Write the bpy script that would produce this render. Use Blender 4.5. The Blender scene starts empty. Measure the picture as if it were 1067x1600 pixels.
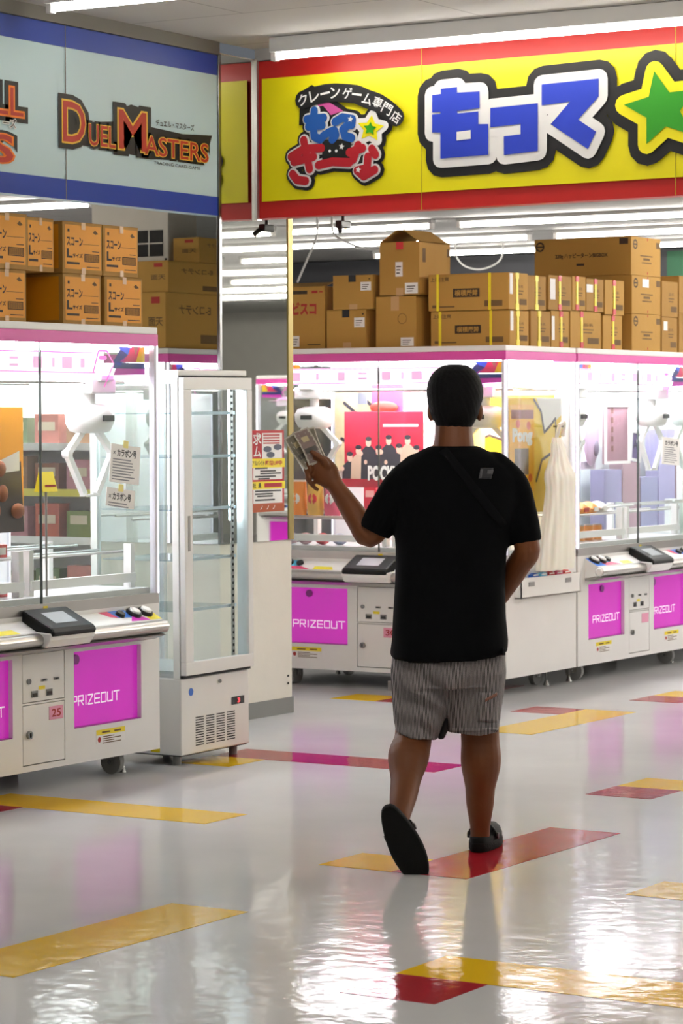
import bpy, bmesh, math, random
import numpy as np
from mathutils import Vector, Matrix
from mathutils.bvhtree import BVHTree

random.seed(7)
scene = bpy.context.scene
col = scene.collection

# ------------------------------------------------------------------ camera
F_PX, CAM_H = 4292.9, 1.583
YAW, PITCH, ROLL = math.radians(31.681), math.radians(1.980), math.radians(0.197)

def cam_axes():
    cy, sy = math.cos(YAW), math.sin(YAW)
    fwd = np.array([-sy * math.cos(PITCH), cy * math.cos(PITCH), -math.sin(PITCH)])
    right = np.array([cy, sy, 0.0])
    down = np.cross(fwd, right)
    return (math.cos(ROLL) * right + math.sin(ROLL) * down,
            -math.sin(ROLL) * right + math.cos(ROLL) * down, fwd)

AX_R, AX_D, AX_F = cam_axes()
cam_data = bpy.data.cameras.new('camera')
cam = bpy.data.objects.new('camera', cam_data)
col.objects.link(cam)
scene.camera = cam
cam_data.sensor_fit = 'VERTICAL'
cam_data.sensor_height = 36.0
cam_data.lens = F_PX / 1600.0 * 36.0
cam_data.clip_end = 200
cam_data.dof.use_dof = True
cam_data.dof.focus_distance = 10.6
cam_data.dof.aperture_fstop = 9.0
mw = Matrix.Identity(4)
for i in range(3):
    mw[i][0] = AX_R[i]; mw[i][1] = -AX_D[i]; mw[i][2] = -AX_F[i]
mw[2][3] = CAM_H
cam.matrix_world = mw

# ------------------------------------------------------------------ world, exposure
world = bpy.data.worlds.new('world')
scene.world = world
world.use_nodes = True
world.node_tree.nodes['Background'].inputs[0].default_value = (0.80, 0.86, 0.95, 1)
world.node_tree.nodes['Background'].inputs[1].default_value = 0.10
vs = scene.view_settings
vs.view_transform = 'Standard'
vs.look = 'None'
vs.gamma = 1.0
vs.use_curve_mapping = False
vs.exposure = 0.55
scene.cycles.use_denoising = True
scene.cycles.max_bounces = 8
scene.cycles.transparent_max_bounces = 24
scene.cycles.sample_clamp_indirect = 6.0
scene.cycles.caustics_reflective = False
TUBE_POWER = 42.0
CABINET_POWER = 27.0

# ------------------------------------------------------------------ helpers
def at(px, py, ax, v):
    """point where the line of sight of a photo pixel meets the plane ax = v"""
    d = AX_R * (px - 533.5) / F_PX + AX_D * (py - 800.0) / F_PX + AX_F
    o = np.array([0, 0, CAM_H])
    k = 'XYZ'.index(ax)
    return o + d * ((v - o[k]) / d[k])

MATS = {}

def srgb(c):
    if isinstance(c, str):
        c = c.lstrip('#')
        c = [int(c[i:i + 2], 16) / 255 for i in (0, 2, 4)]
    return tuple((x / 12.92 if x <= 0.04045 else ((x + 0.055) / 1.055) ** 2.4) for x in c) + (1.0,)

def mat(name, color='#cccccc', rough=0.5, metal=0.0, spec=0.5, emit=0.0, emit_color=None,
        var=0.06, scale=6.0, bump=0.0, bump_scale=60.0, coat=0.0):
    """principled material whose colour drifts a little with object-space noise"""
    if name in MATS:
        return MATS[name]
    m = bpy.data.materials.new(name)
    m.use_nodes = True
    nt = m.node_tree
    b = nt.nodes['Principled BSDF']
    c = srgb(color)
    tc = nt.nodes.new('ShaderNodeTexCoord')
    nz = nt.nodes.new('ShaderNodeTexNoise')
    nz.inputs['Scale'].default_value = scale
    nz.inputs['Detail'].default_value = 4
    nt.links.new(tc.outputs['Object'], nz.inputs['Vector'])
    mx = nt.nodes.new('ShaderNodeMix')
    mx.data_type = 'RGBA'
    mx.inputs[6].default_value = tuple(x * (1 - var) for x in c[:3]) + (1,)
    mx.inputs[7].default_value = tuple(min(1, x * (1 + var)) for x in c[:3]) + (1,)
    nt.links.new(nz.outputs['Fac'], mx.inputs[0])
    nt.links.new(mx.outputs[2], b.inputs['Base Color'])
    b.inputs['Roughness'].default_value = rough
    b.inputs['Metallic'].default_value = metal
    b.inputs['Specular IOR Level'].default_value = spec
    if coat:
        b.inputs['Coat Weight'].default_value = coat
    if emit:
        b.inputs['Emission Color'].default_value = srgb(emit_color or color)
        b.inputs['Emission Strength'].default_value = emit
    if bump:
        n2 = nt.nodes.new('ShaderNodeTexNoise')
        n2.inputs['Scale'].default_value = bump_scale
        n2.inputs['Detail'].default_value = 5
        nt.links.new(tc.outputs['Object'], n2.inputs['Vector'])
        bp = nt.nodes.new('ShaderNodeBump')
        bp.inputs['Strength'].default_value = bump
        bp.inputs['Distance'].default_value = 0.01
        nt.links.new(n2.outputs['Fac'], bp.inputs['Height'])
        nt.links.new(bp.outputs['Normal'], b.inputs['Normal'])
    MATS[name] = m
    return m

def glass_mat(name, tint=(0.97, 0.99, 0.98), refl=0.09):
    if name in MATS:
        return MATS[name]
    m = bpy.data.materials.new(name)
    m.use_nodes = True
    nt = m.node_tree
    nt.nodes.clear()
    out = nt.nodes.new('ShaderNodeOutputMaterial')
    tr = nt.nodes.new('ShaderNodeBsdfTransparent')
    tr.inputs[0].default_value = tint + (1,)
    gl = nt.nodes.new('ShaderNodeBsdfGlossy')
    gl.inputs['Roughness'].default_value = 0.02
    lw = nt.nodes.new('ShaderNodeLayerWeight')        # same from both sides of a thin pane
    lw.inputs['Blend'].default_value = 0.5
    pw = nt.nodes.new('ShaderNodeMath'); pw.operation = 'POWER'
    pw.inputs[1].default_value = 4.0
    nt.links.new(lw.outputs['Facing'], pw.inputs[0])
    mu = nt.nodes.new('ShaderNodeMath')
    mu.operation = 'MULTIPLY_ADD'
    mu.inputs[1].default_value = 0.6
    mu.inputs[2].default_value = refl * 0.35
    lw = pw
    mx = nt.nodes.new('ShaderNodeMixShader')
    nt.links.new(lw.outputs[0], mu.inputs[0])
    nt.links.new(mu.outputs[0], mx.inputs[0])
    nt.links.new(tr.outputs[0], mx.inputs[1])
    nt.links.new(gl.outputs[0], mx.inputs[2])
    nt.links.new(mx.outputs[0], out.inputs[0])
    MATS[name] = m
    return m

class MB:
    """collects shapes, then links them as one mesh object"""
    def __init__(self):
        self.v = []; self.f = []; self.smooth = []; self.step = 0.0
    def add(self, vs_, fs_, smooth=False):
        o = len(self.v)
        self.v += [tuple(float(c) for c in p) for p in vs_]
        self.f += [tuple(i + o for i in f) for f in fs_]
        self.smooth += [smooth] * len(fs_)
        return self
    def box(self, x0, x1, y0, y1, z0, z1):
        self.add([(x0, y0, z0), (x1, y0, z0), (x1, y1, z0), (x0, y1, z0),
                  (x0, y0, z1), (x1, y0, z1), (x1, y1, z1), (x0, y1, z1)],
                 [(3, 2, 1, 0), (4, 5, 6, 7), (0, 1, 5, 4), (1, 2, 6, 5), (2, 3, 7, 6), (3, 0, 4, 7)])
        return self
    def cyl(self, p0, p1, r, n=12, r1=None, cap=True):
        p0 = Vector(p0); p1 = Vector(p1)
        d = (p1 - p0).normalized()
        a = d.orthogonal().normalized(); b = d.cross(a)
        r1 = r if r1 is None else r1
        vs_ = []
        for p, rr in ((p0, r), (p1, r1)):
            for i in range(n):
                t = 2 * math.pi * i / n
                vs_.append(p + a * math.cos(t) * rr + b * math.sin(t) * rr)
        fs_ = [(i, (i + 1) % n, n + (i + 1) % n, n + i) for i in range(n)]
        self.add(vs_, fs_, True)
        if cap:
            self.add(vs_[:n], [tuple(reversed(range(n)))])
            self.add(vs_[n:], [tuple(range(n))])
        return self
    def tube(self, pts, r, n=8):
        for a, b in zip(pts[:-1], pts[1:]):
            self.cyl(a, b, r, n)
        return self
    def prism(self, poly, axis, a, b):
        """polygon in the two other axes (cyclic order), extruded from a to b along axis"""
        k = 'xyz'.index(axis)
        def mk(u, v, w):
            q = [0, 0, 0]; q[k] = w; q[(k + 1) % 3] = u; q[(k + 2) % 3] = v
            return tuple(q)
        n = len(poly)
        vs_ = [mk(u, v, a) for u, v in poly] + [mk(u, v, b) for u, v in poly]
        fs_ = [tuple(reversed(range(n))), tuple(range(n, 2 * n))]
        fs_ += [(i, (i + 1) % n, n + (i + 1) % n, n + i) for i in range(n)]
        return self.add(vs_, fs_)
    def ell(self, c, r, nu=16, nv=10):
        vs_ = [(c[0], c[1], c[2] - r[2])]
        for j in range(1, nv):
            t = -math.pi / 2 + math.pi * j / nv
            for i in range(nu):
                a = 2 * math.pi * i / nu
                vs_.append((c[0] + r[0] * math.cos(t) * math.cos(a), c[1] + r[1] * math.cos(t) * math.sin(a), c[2] + r[2] * math.sin(t)))
        vs_.append((c[0], c[1], c[2] + r[2]))
        fs_ = [(0, 1 + (i + 1) % nu, 1 + i) for i in range(nu)]
        for j in range(nv - 2):
            o = 1 + j * nu
            fs_ += [(o + i, o + (i + 1) % nu, o + nu + (i + 1) % nu, o + nu + i) for i in range(nu)]
        o = 1 + (nv - 2) * nu; t = len(vs_) - 1
        fs_ += [(o + i, o + (i + 1) % nu, t) for i in range(nu)]
        return self.add(vs_, fs_, True)
    def loft(self, rings):
        """rings: equal-length lists of points; capped tube"""
        n = len(rings[0])
        vs_ = [p for r in rings for p in r]
        fs_ = []
        for j in range(len(rings) - 1):
            o = j * n
            fs_ += [(o + i, o + (i + 1) % n, o + n + (i + 1) % n, o + n + i) for i in range(n)]
        self.add(vs_, fs_, True)
        self.add(rings[0], [tuple(reversed(range(n)))], True)
        self.add(rings[-1], [tuple(range(n))], True)
        return self
    def limb(self, pts, radii, n=14, sub=5, up=None, blunt=False):
        """smooth tapering tube through joints; radii may be numbers or (a, b)"""
        P_ = [Vector(p) for p in pts]
        Rr = [(r, r) if not isinstance(r, tuple) else r for r in radii]
        pp, rr = [], []
        for i in range(len(P_) - 1):
            p0 = P_[max(i - 1, 0)]; p1 = P_[i]; p2 = P_[i + 1]; p3 = P_[min(i + 2, len(P_) - 1)]
            for k in range(sub):
                t = k / sub
                q = 0.5 * ((2 * p1) + (p2 - p0) * t + (2 * p0 - 5 * p1 + 4 * p2 - p3) * t * t + (3 * p1 - p0 - 3 * p2 + p3) * t ** 3)
                pp.append(q)
                s = t * t * (3 - 2 * t)
                rr.append((Rr[i][0] * (1 - s) + Rr[i + 1][0] * s, Rr[i][1] * (1 - s) + Rr[i + 1][1] * s))
        pp.append(P_[-1]); rr.append(Rr[-1])
        rings = []
        ref = Vector(up) if up else None
        for i, p in enumerate(pp):
            d = (pp[min(i + 1, len(pp) - 1)] - pp[max(i - 1, 0)]).normalized()
            if ref is None:
                ref = d.orthogonal()
            a = (ref - d * ref.dot(d)).normalized()
            ref = a if not up else ref
            b = d.cross(a)
            rings.append([p + a * math.cos(2 * math.pi * k / n) * rr[i][0] + b * math.sin(2 * math.pi * k / n) * rr[i][1] for k in range(n)])
        # rounded ends
        def dome(ring, c, d, rad):
            out = []
            for f_, s_ in ((0.35, 0.92), (0.7, 0.7), (0.95, 0.3)):
                out.append([c + (q - c) * s_ + d * rad * f_ for q in ring])
            return out
        c0 = pp[0]; d0 = (pp[0] - pp[1]).normalized(); r0 = min(rr[0])
        c1 = pp[-1]; d1 = (pp[-1] - pp[-2]).normalized(); r1 = min(rr[-1])
        rings = list(reversed(dome(rings[0], c0, d0, r0))) + rings + ([] if blunt else dome(rings[-1], c1, d1, r1))
        return self.loft(rings)
    def mesh(self, name, m=None):
        me = bpy.data.meshes.new(name)
        me.from_pydata(self.v, [], self.f)
        me.polygons.foreach_set('use_smooth', self.smooth)
        if m:
            me.materials.append(m)
        me.update()
        return me
    def build(self, name, m, parent=None, bevel=0.0, kind=None, label=None):
        me = self.mesh(name, m)
        o = bpy.data.objects.new(name, me)
        col.objects.link(o)
        if parent is not None:
            o.parent = parent
        if bevel:
            bv = o.modifiers.new('bevel', 'BEVEL')
            bv.width = bevel; bv.segments = 2; bv.limit_method = 'ANGLE'
        if kind:
            o['kind'] = kind
        if label:
            o['label'] = label
        return o

def tag(o, label, cat, group=None):
    o['label'] = label; o['category'] = cat
    if group:
        o['group'] = group
    return o

def thing(name, label, cat, loc=(0, 0, 0), rz=0.0, group=None):
    o = bpy.data.objects.new(name, None)
    o.empty_display_size = 0.1
    col.objects.link(o)
    o.location = loc
    o.rotation_euler = (0, 0, rz)
    return tag(o, label, cat, group)

def copy_tree(o, parent=None):
    c = o.copy()
    col.objects.link(c)
    c.parent = parent
    for ch in list(o.children):
        copy_tree(ch, c)
    return c

def struct(o):
    o['kind'] = 'structure'
    return o

# frames turn (u, v, d) on a face (right, up, outwards) into a point
def fr_front(y0):   return lambda u, v, d: (u, y0 - d, v)      # faces -y
def fr_right(x0):   return lambda u, v, d: (x0 + d, u, v)      # faces +x
def fr_top(z0):     return lambda u, v, d: (u, v, z0 + d)

_TXT = {}
def text_data(body, offset=0.0):
    key = (body, round(offset, 4))
    if key in _TXT:
        return _TXT[key]
    c = bpy.data.curves.new('text', 'FONT')
    c.body = body
    c.resolution_u = 3
    c.offset = offset
    o = bpy.data.objects.new('text', c)
    me = bpy.data.meshes.new_from_object(o)
    v = np.array([tuple(q.co) for q in me.vertices])[:, :2]
    f = [tuple(p.vertices) for p in me.polygons]
    bpy.data.objects.remove(o); bpy.data.curves.remove(c); bpy.data.meshes.remove(me)
    _TXT[key] = (v, f)
    return v, f

def lettering(body, frame, box, depth, mb=None, offset=0.0, shear=0.0, rot=0.0):
    """flat letters fitted into box (u0, v0, u1, v1); offset fattens the strokes (in em)"""
    base, _ = text_data(body, 0.0)
    lo = base.min(0); hi = base.max(0)
    v, f = text_data(body, offset)
    q = (v - lo) / (hi - lo)
    u0, v0, u1, v1 = box
    mb = mb or MB()
    pts = []
    cu, cv = (u0 + u1) / 2, (v0 + v1) / 2
    for a, b in q:
        u = u0 + (u1 - u0) * a + shear * (v1 - v0) * (b - 0.5)
        w = v0 + (v1 - v0) * b
        if rot:
            du, dv = u - cu, w - cv
            u = cu + du * math.cos(rot) - dv * math.sin(rot)
            w = cv + du * math.sin(rot) + dv * math.cos(rot)
        pts.append(frame(u, w, depth))
    mb.add(pts, f)
    return mb

def flat(mb, poly, frame, d):
    """polygon (may be concave) in face coordinates, laid at height d; triangulated"""
    from mathutils.geometry import tessellate_polygon
    mb.step += 6e-6; d = d + mb.step                    # overlapping pieces never share a plane
    tri = tessellate_polygon([[Vector((u, v, 0)) for u, v in poly]])
    mb.add([frame(u, v, d) for u, v in poly], [tuple(t) for t in tri])
    return mb

def rect(mb, u0, v0, u1, v1, frame, d):
    return mb.add([frame(u0, v0, d), frame(u1, v0, d), frame(u1, v1, d), frame(u0, v1, d)], [(0, 1, 2, 3)])

def slab(mb, u0, v0, u1, v1, frame, d0, d1):
    p = [frame(u, v, d) for d in (d0, d1) for u, v in ((u0, v0), (u1, v0), (u1, v1), (u0, v1))]
    return mb.add(p, [(3, 2, 1, 0), (4, 5, 6, 7), (0, 1, 5, 4), (1, 2, 6, 5), (2, 3, 7, 6), (3, 0, 4, 7)])

def disc(mb, u, v, r, frame, d, n=20, rv=None):
    rv = rv or r
    mb.step += 6e-6; d = d + mb.step
    return mb.add([frame(u + r * math.cos(2 * math.pi * i / n), v + rv * math.sin(2 * math.pi * i / n), d) for i in range(n)], [tuple(range(n))])

def stroke(mb, pts, w, frame, d, n=12):
    """round-ended thick line"""
    for (a, b), (c, e) in zip(pts[:-1], pts[1:]):
        L = math.hypot(c - a, e - b) or 1e-6
        nx, ny = -(e - b) / L * w / 2, (c - a) / L * w / 2
        mb.step += 6e-6; h = d + mb.step
        mb.add([frame(a + nx, b + ny, h), frame(a - nx, b - ny, h), frame(c - nx, e - ny, h), frame(c + nx, e + ny, h)], [(0, 1, 2, 3)])
    for a, b in pts:
        disc(mb, a, b, w / 2, frame, d, n)
    return mb

def grown(mb, poly, w, frame, d):
    """polygon with a rounded margin w around it"""
    flat(mb, poly, frame, d)
    return stroke(mb, list(poly) + [poly[0]], 2 * w, frame, d)

def star(cu, cv, R, r, rot):
    return [(cu + (R if i % 2 == 0 else r) * math.sin(rot + math.pi * i / 5), cv + (R if i % 2 == 0 else r) * math.cos(rot + math.pi * i / 5)) for i in range(10)]

def remeshed(mb, voxel, smooth=4, factor=0.5):
    me = mb.mesh('tmp')
    o = bpy.data.objects.new('tmp', me)
    ts = bpy.data.scenes.new('tmp')                  # a scratch scene keeps the evaluation quick
    ts.collection.objects.link(o)
    r = o.modifiers.new('r', 'REMESH')
    r.mode = 'VOXEL'; r.voxel_size = voxel; r.use_smooth_shade = True
    if smooth:
        s = o.modifiers.new('s', 'SMOOTH')
        s.iterations = smooth; s.factor = factor
    ts.view_layers[0].update()
    with bpy.context.temp_override(scene=ts, view_layer=ts.view_layers[0]):
        dg = bpy.context.evaluated_depsgraph_get()
    out = bpy.data.meshes.new_from_object(o.evaluated_get(dg))
    bpy.data.objects.remove(o); bpy.data.meshes.remove(me); bpy.data.scenes.remove(ts)
    out.polygons.foreach_set('use_smooth', [True] * len(out.polygons))
    return out

def link_mesh(name, me, m, parent=None):
    me.materials.clear(); me.materials.append(m)
    me.name = name
    o = bpy.data.objects.new(name, me)
    col.objects.link(o)
    if parent is not None:
        o.parent = parent
    return o

def displace(me, fn):
    """push vertices along their normals by fn(x, y, z)"""
    n = len(me.vertices)
    co = np.empty(n * 3, 'f'); me.vertices.foreach_get('co', co)
    no = np.empty(n * 3, 'f'); me.vertex_normals.foreach_get('vector', no)
    co = co.reshape(-1, 3); no = no.reshape(-1, 3)
    k = fn(co[:, 0], co[:, 1], co[:, 2]) * np.abs(no[:, 1]) ** 1.5     # folds lie on front and back, not on the outline
    co = co + no * k[:, None]
    me.vertices.foreach_set('co', co.ravel().astype('f'))
    me.update()

# ------------------------------------------------------------------ materials
M_WHITE = mat('white_enamel', '#ecebe8', 0.35, var=0.03)
M_WHITE2 = mat('white_plastic', '#f2f2f0', 0.4, var=0.02)
M_GREY = mat('grey_metal', '#9c9a97', 0.3, metal=0.7, var=0.05)
M_ALU = mat('brushed_aluminium', '#b9b6b2', 0.28, metal=0.85, var=0.05)
M_DARK = mat('dark_gap', '#1c1b1c', 0.7)
M_BLACK = mat('black_plastic', '#17181a', 0.35)
M_CHROME = mat('chrome', '#8d8d8c', 0.2, metal=1.0)
M_PINK = mat('pink_band', '#dd4aa8', 0.4, var=0.03)
M_MAGENTA = mat('magenta_backlit_acrylic', '#c02cb0', 0.12, emit=0.24, emit_color='#dc34cc', var=0.10, scale=3.0)
M_LETTER = mat('white_print', '#fbeefb', 0.4, emit=0.25, emit_color='#ffe6ff')
M_TYRE = mat('grey_caster_rubber', '#8f8f8d', 0.6)
M_GLASS = glass_mat('clear_glass')
M_TUBE = mat('fluorescent_tube', '#ffffff', 0.5, emit=TUBE_POWER, emit_color='#fff9f0', var=0.0)
M_TUBE_S = mat('sign_tube', '#ffffff', 0.5, emit=16.0, emit_color='#fffaf4', var=0.0)
M_LED = mat('cabinet_light', '#ffffff', 0.5, emit=CABINET_POWER, emit_color='#fbfaff', var=0.0)
M_LEDV = mat('corner_light', '#ffffff', 0.5, emit=1.6, emit_color='#f2e9ff', var=0.0)
M_CARD = mat('cardboard', '#b68b40', 0.8, var=0.07, scale=3.5, bump=0.12, bump_scale=25)
M_CARD2 = mat('cardboard_dark', '#a67d3a', 0.8, var=0.08, scale=3.0, bump=0.12, bump_scale=25)
M_KRAFT_TAPE = mat('brown_tape', '#c49a66', 0.35)
M_ORANGE_PRINT = mat('orange_print', '#dc9205', 0.6, var=0.05)
M_INK = mat('brown_black_ink', '#3a2a18', 0.7)
M_INK2 = mat('faded_ink', '#6d5330', 0.8)
M_RED_INK = mat('red_ink', '#a82a24', 0.7)
M_PAPER = mat('white_paper', '#f1efec', 0.7, var=0.03)
M_YELLOW = mat('yellow_sticker', '#efd81c', 0.5)
M_STRAP = mat('yellow_strap', '#ecd91f', 0.45)
M_RED = mat('red_plastic', '#c8262c', 0.45)
M_BLUE = mat('blue_plastic', '#2463c4', 0.45)
M_GREEN = mat('green_plastic', '#1f8b46', 0.45)

# ------------------------------------------------------------------ floor with inlaid coloured tiles
def floor_material(name, c0, c1):
    """waxed vinyl: matt colour under a thin, slightly wavy polish"""
    m = bpy.data.materials.new(name)
    m.use_nodes = True
    nt = m.node_tree
    nt.nodes.clear()
    out = nt.nodes.new('ShaderNodeOutputMaterial')
    tc = nt.nodes.new('ShaderNodeTexCoord')
    n1 = nt.nodes.new('ShaderNodeTexNoise'); n1.inputs['Scale'].default_value = 1.3; n1.inputs['Detail'].default_value = 6
    nt.links.new(tc.outputs['Object'], n1.inputs['Vector'])
    cr = nt.nodes.new('ShaderNodeValToRGB')
    cr.color_ramp.elements[0].position = 0.3; cr.color_ramp.elements[0].color = c0
    cr.color_ramp.elements[1].position = 0.7; cr.color_ramp.elements[1].color = c1
    nt.links.new(n1.outputs['Fac'], cr.inputs[0])
    n2 = nt.nodes.new('ShaderNodeTexNoise'); n2.inputs['Scale'].default_value = 2.2; n2.inputs['Detail'].default_value = 5
    nt.links.new(tc.outputs['Object'], n2.inputs['Vector'])
    mr = nt.nodes.new('ShaderNodeMapRange')
    mr.inputs[3].default_value = 0.05; mr.inputs[4].default_value = 0.11
    nt.links.new(n2.outputs['Fac'], mr.inputs[0])
    n3 = nt.nodes.new('ShaderNodeTexNoise'); n3.inputs['Scale'].default_value = 11.0; n3.inputs['Detail'].default_value = 3
    nt.links.new(tc.outputs['Object'], n3.inputs['Vector'])
    bp = nt.nodes.new('ShaderNodeBump'); bp.inputs['Strength'].default_value = 0.16; bp.inputs['Distance'].default_value = 0.01
    nt.links.new(n3.outputs['Fac'], bp.inputs['Height'])
    df = nt.nodes.new('ShaderNodeBsdfDiffuse')
    nt.links.new(cr.outputs[0], df.inputs['Color'])
    gl = nt.nodes.new('ShaderNodeBsdfGlossy')
    nt.links.new(mr.outputs[0], gl.inputs['Roughness'])
    nt.links.new(bp.outputs['Normal'], gl.inputs['Normal'])
    lw = nt.nodes.new('ShaderNodeLayerWeight'); lw.inputs['Blend'].default_value = 0.5
    pw = nt.nodes.new('ShaderNodeMath'); pw.operation = 'POWER'; pw.inputs[1].default_value = 7.0
    nt.links.new(lw.outputs['Facing'], pw.inputs[0])
    ma = nt.nodes.new('ShaderNodeMath'); ma.operation = 'MULTIPLY_ADD'; ma.inputs[1].default_value = 0.95; ma.inputs[2].default_value = 0.02
    nt.links.new(pw.outputs[0], ma.inputs[0])
    mx = nt.nodes.new('ShaderNodeMixShader')
    nt.links.new(ma.outputs[0], mx.inputs[0]); nt.links.new(df.outputs[0], mx.inputs[1]); nt.links.new(gl.outputs[0], mx.inputs[2])
    nt.links.new(mx.outputs[0], out.inputs[0])
    return m

floor = MB().box(-16, 6, -6, 31, -0.05, 0.0).build('floor', floor_material('polished_white_vinyl', (0.58, 0.585, 0.59, 1), (0.67, 0.675, 0.68, 1)))
struct(floor)
M_TILE_Y = floor_material('yellow_vinyl_tile', srgb('#e6b81a'), srgb('#efc426'))
M_TILE_R = floor_material('red_vinyl_tile', srgb('#9c1c26'), srgb('#aa2430'))
GX, GY, GT = -2.30738 * CAM_H, 4.22351 * CAM_H, 0.3
for gx0, gx1, gy0, gy1, c in [
        (-1, 0, -1, 0, 'r'), (-1, 3, 0, 1, 'y'), (-5, -4, -2, 2, 'y'), (-4, -3, 5, 9, 'r'), (-5, -4, 5, 6, 'y'),
        (-5, -4, 12, 13, 'r'), (-5, -1, 13, 14, 'y'), (-10, -9, 18, 22, 'y'), (-11, -10, 21, 22, 'r'),
        (-12, -8, 13, 14, 'r'), (-12, -11, 12, 13, 'y'), (-12, -8, 7, 8, 'y'), (-12, -11, 6, 7, 'r'),
        (-15, -14, 21.3, 22.3, 'y'), (-14, -13, 21.3, 25.3, 'r'), (-10, -9, 23.8, 24.8, 'r'), (-10, -6, 24.8, 25.8, 'y'),
        (-1, 0, 5, 6, 'y'), (0, 1, 5, 9, 'r')]:
    MB().box(GX + gx0 * GT, GX + gx1 * GT, GY + gy0 * GT, GY + gy1 * GT, -0.01, 0.0012).build('tile', M_TILE_Y if c == 'y' else M_TILE_R, floor)

# ------------------------------------------------------------------ ceilings and walls
def panel_material(name, c0, seam, size):
    m = bpy.data.materials.new(name)
    m.use_nodes = True
    nt = m.node_tree
    b = nt.nodes['Principled BSDF']
    tc = nt.nodes.new('ShaderNodeTexCoord')
    br = nt.nodes.new('ShaderNodeTexBrick')
    br.offset = 0.5
    br.inputs['Color1'].default_value = srgb(c0)
    br.inputs['Color2'].default_value = srgb([x * 0.97 for x in [int(c0[i:i + 2], 16) / 255 for i in (1, 3, 5)]])
    br.inputs['Mortar'].default_value = srgb(seam)
    br.inputs['Scale'].default_value = 1.0
    br.inputs['Brick Width'].default_value = size * 2
    br.inputs['Row Height'].default_value = size
    br.inputs['Mortar Size'].default_value = 0.006
    nt.links.new(tc.outputs['Object'], br.inputs['Vector'])
    nt.links.new(br.outputs['Color'], b.inputs['Base Color'])
    b.inputs['Roughness'].default_value = 0.85
    return m

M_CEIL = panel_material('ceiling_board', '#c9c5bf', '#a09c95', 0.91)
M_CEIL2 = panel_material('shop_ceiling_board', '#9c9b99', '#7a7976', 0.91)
Z_CEIL, Z_SHOP = 3.50, 3.00
c1 = struct(MB().box(-7.95, 6, -6, 12.05, Z_CEIL, Z_CEIL + 0.1).build('ceiling', M_CEIL))
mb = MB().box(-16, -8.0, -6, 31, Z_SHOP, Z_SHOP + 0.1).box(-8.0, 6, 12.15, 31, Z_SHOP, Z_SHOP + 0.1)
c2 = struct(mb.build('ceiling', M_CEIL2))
M_WALL = mat('grey_wall_paint', '#b0aea9', 0.8)
M_WALL_D = mat('charcoal_partition', '#3b3c40', 0.7)
struct(MB().box(-16.1, -16, -6, 31, 0, 3.6).build('wall_left', M_WALL))
struct(MB().box(6, 6.1, -6, 31, 0, 3.6).build('wall_right', M_WALL))
struct(MB().box(-16, 6, 31, 31.1, 0, 3.6).build('wall_far', M_WALL))
struct(MB().box(-16, 6, -6.1, -6, 0, 3.6).build('wall_back', M_WALL))
struct(MB().box(-16, -6.0, 21.2, 21.35, 0, 2.99).build('wall_partition', M_WALL_D))
M_TRIM = mat('grey_trim', '#77746d', 0.6)
struct(MB().box(-7.97, -7.93, 5.0, 11.68, 3.435, 3.5).build('trim_1', M_TRIM))
struct(MB().box(-7.94, 6, 12.02, 12.06, 3.44, 3.5).build('trim_2', M_WALL))

# ------------------------------------------------------------------ pillar with mirrors
M_PLASTER = mat('cream_plaster', '#e4ded2', 0.75, var=0.04, scale=8, bump=0.15, bump_scale=30)
M_BASE = mat('grey_skirting', '#7f7f7c', 0.6)
M_GOLD = mat('pale_gold_trim', '#94844e', 0.35, metal=0.6)
def mirror_mat(name, c):
    m = bpy.data.materials.new(name)
    m.use_nodes = True
    b = m.node_tree.nodes['Principled BSDF']
    n = m.node_tree.nodes.new('ShaderNodeTexNoise'); n.inputs['Scale'].default_value = 0.8
    mr = m.node_tree.nodes.new('ShaderNodeMapRange'); mr.inputs[3].default_value = 0.008; mr.inputs[4].default_value = 0.02
    m.node_tree.links.new(n.outputs['Fac'], mr.inputs[0])
    m.node_tree.links.new(mr.outputs[0], b.inputs['Roughness'])
    b.inputs['Base Color'].default_value = c
    b.inputs['Metallic'].default_value = 1.0
    return m
M_MIRROR = mirror_mat('mirror_glass', (0.72, 0.73, 0.70, 1))
PX0, PX1, PY0, PY1 = -8.75, -7.95, 11.69, 12.372
pillar = struct(MB().box(PX0, PX1, PY0, PY1, 0, 3.45).build('pillar', M_PLASTER, bevel=0.004))
MB().box(PX1, PX1 + 0.008, PY0, PY1 - 0.045, 0.93, 3.44).build('mirror', M_MIRROR, pillar)
MB().box(PX0, PX1, PY0 - 0.008, PY0, 0.93, 2.99).build('mirror', M_MIRROR, pillar)
for y0, y1 in ((PY1 - 0.045, PY1 + 0.004), (PY0 - 0.012, PY0 + 0.012)):
    MB().box(PX1 - 0.004, PX1 + 0.014, y0, y1, 0.93, 3.44).build('corner_trim', M_GOLD if y0 > 12 else M_CHROME, pillar, bevel=0.003)
MB().box(PX0 - 0.006, PX1 + 0.006, PY0 - 0.006, PY1 + 0.006, 0, 0.085).build('skirting', M_BASE, pillar)
for y_, z_ in ((12.33, 0.16), (12.33, 0.20)):
    MB().cyl((PX1, y_, z_), (PX1 + 0.004, y_, z_), 0.006).build('screw', M_DARK, pillar)

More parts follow.
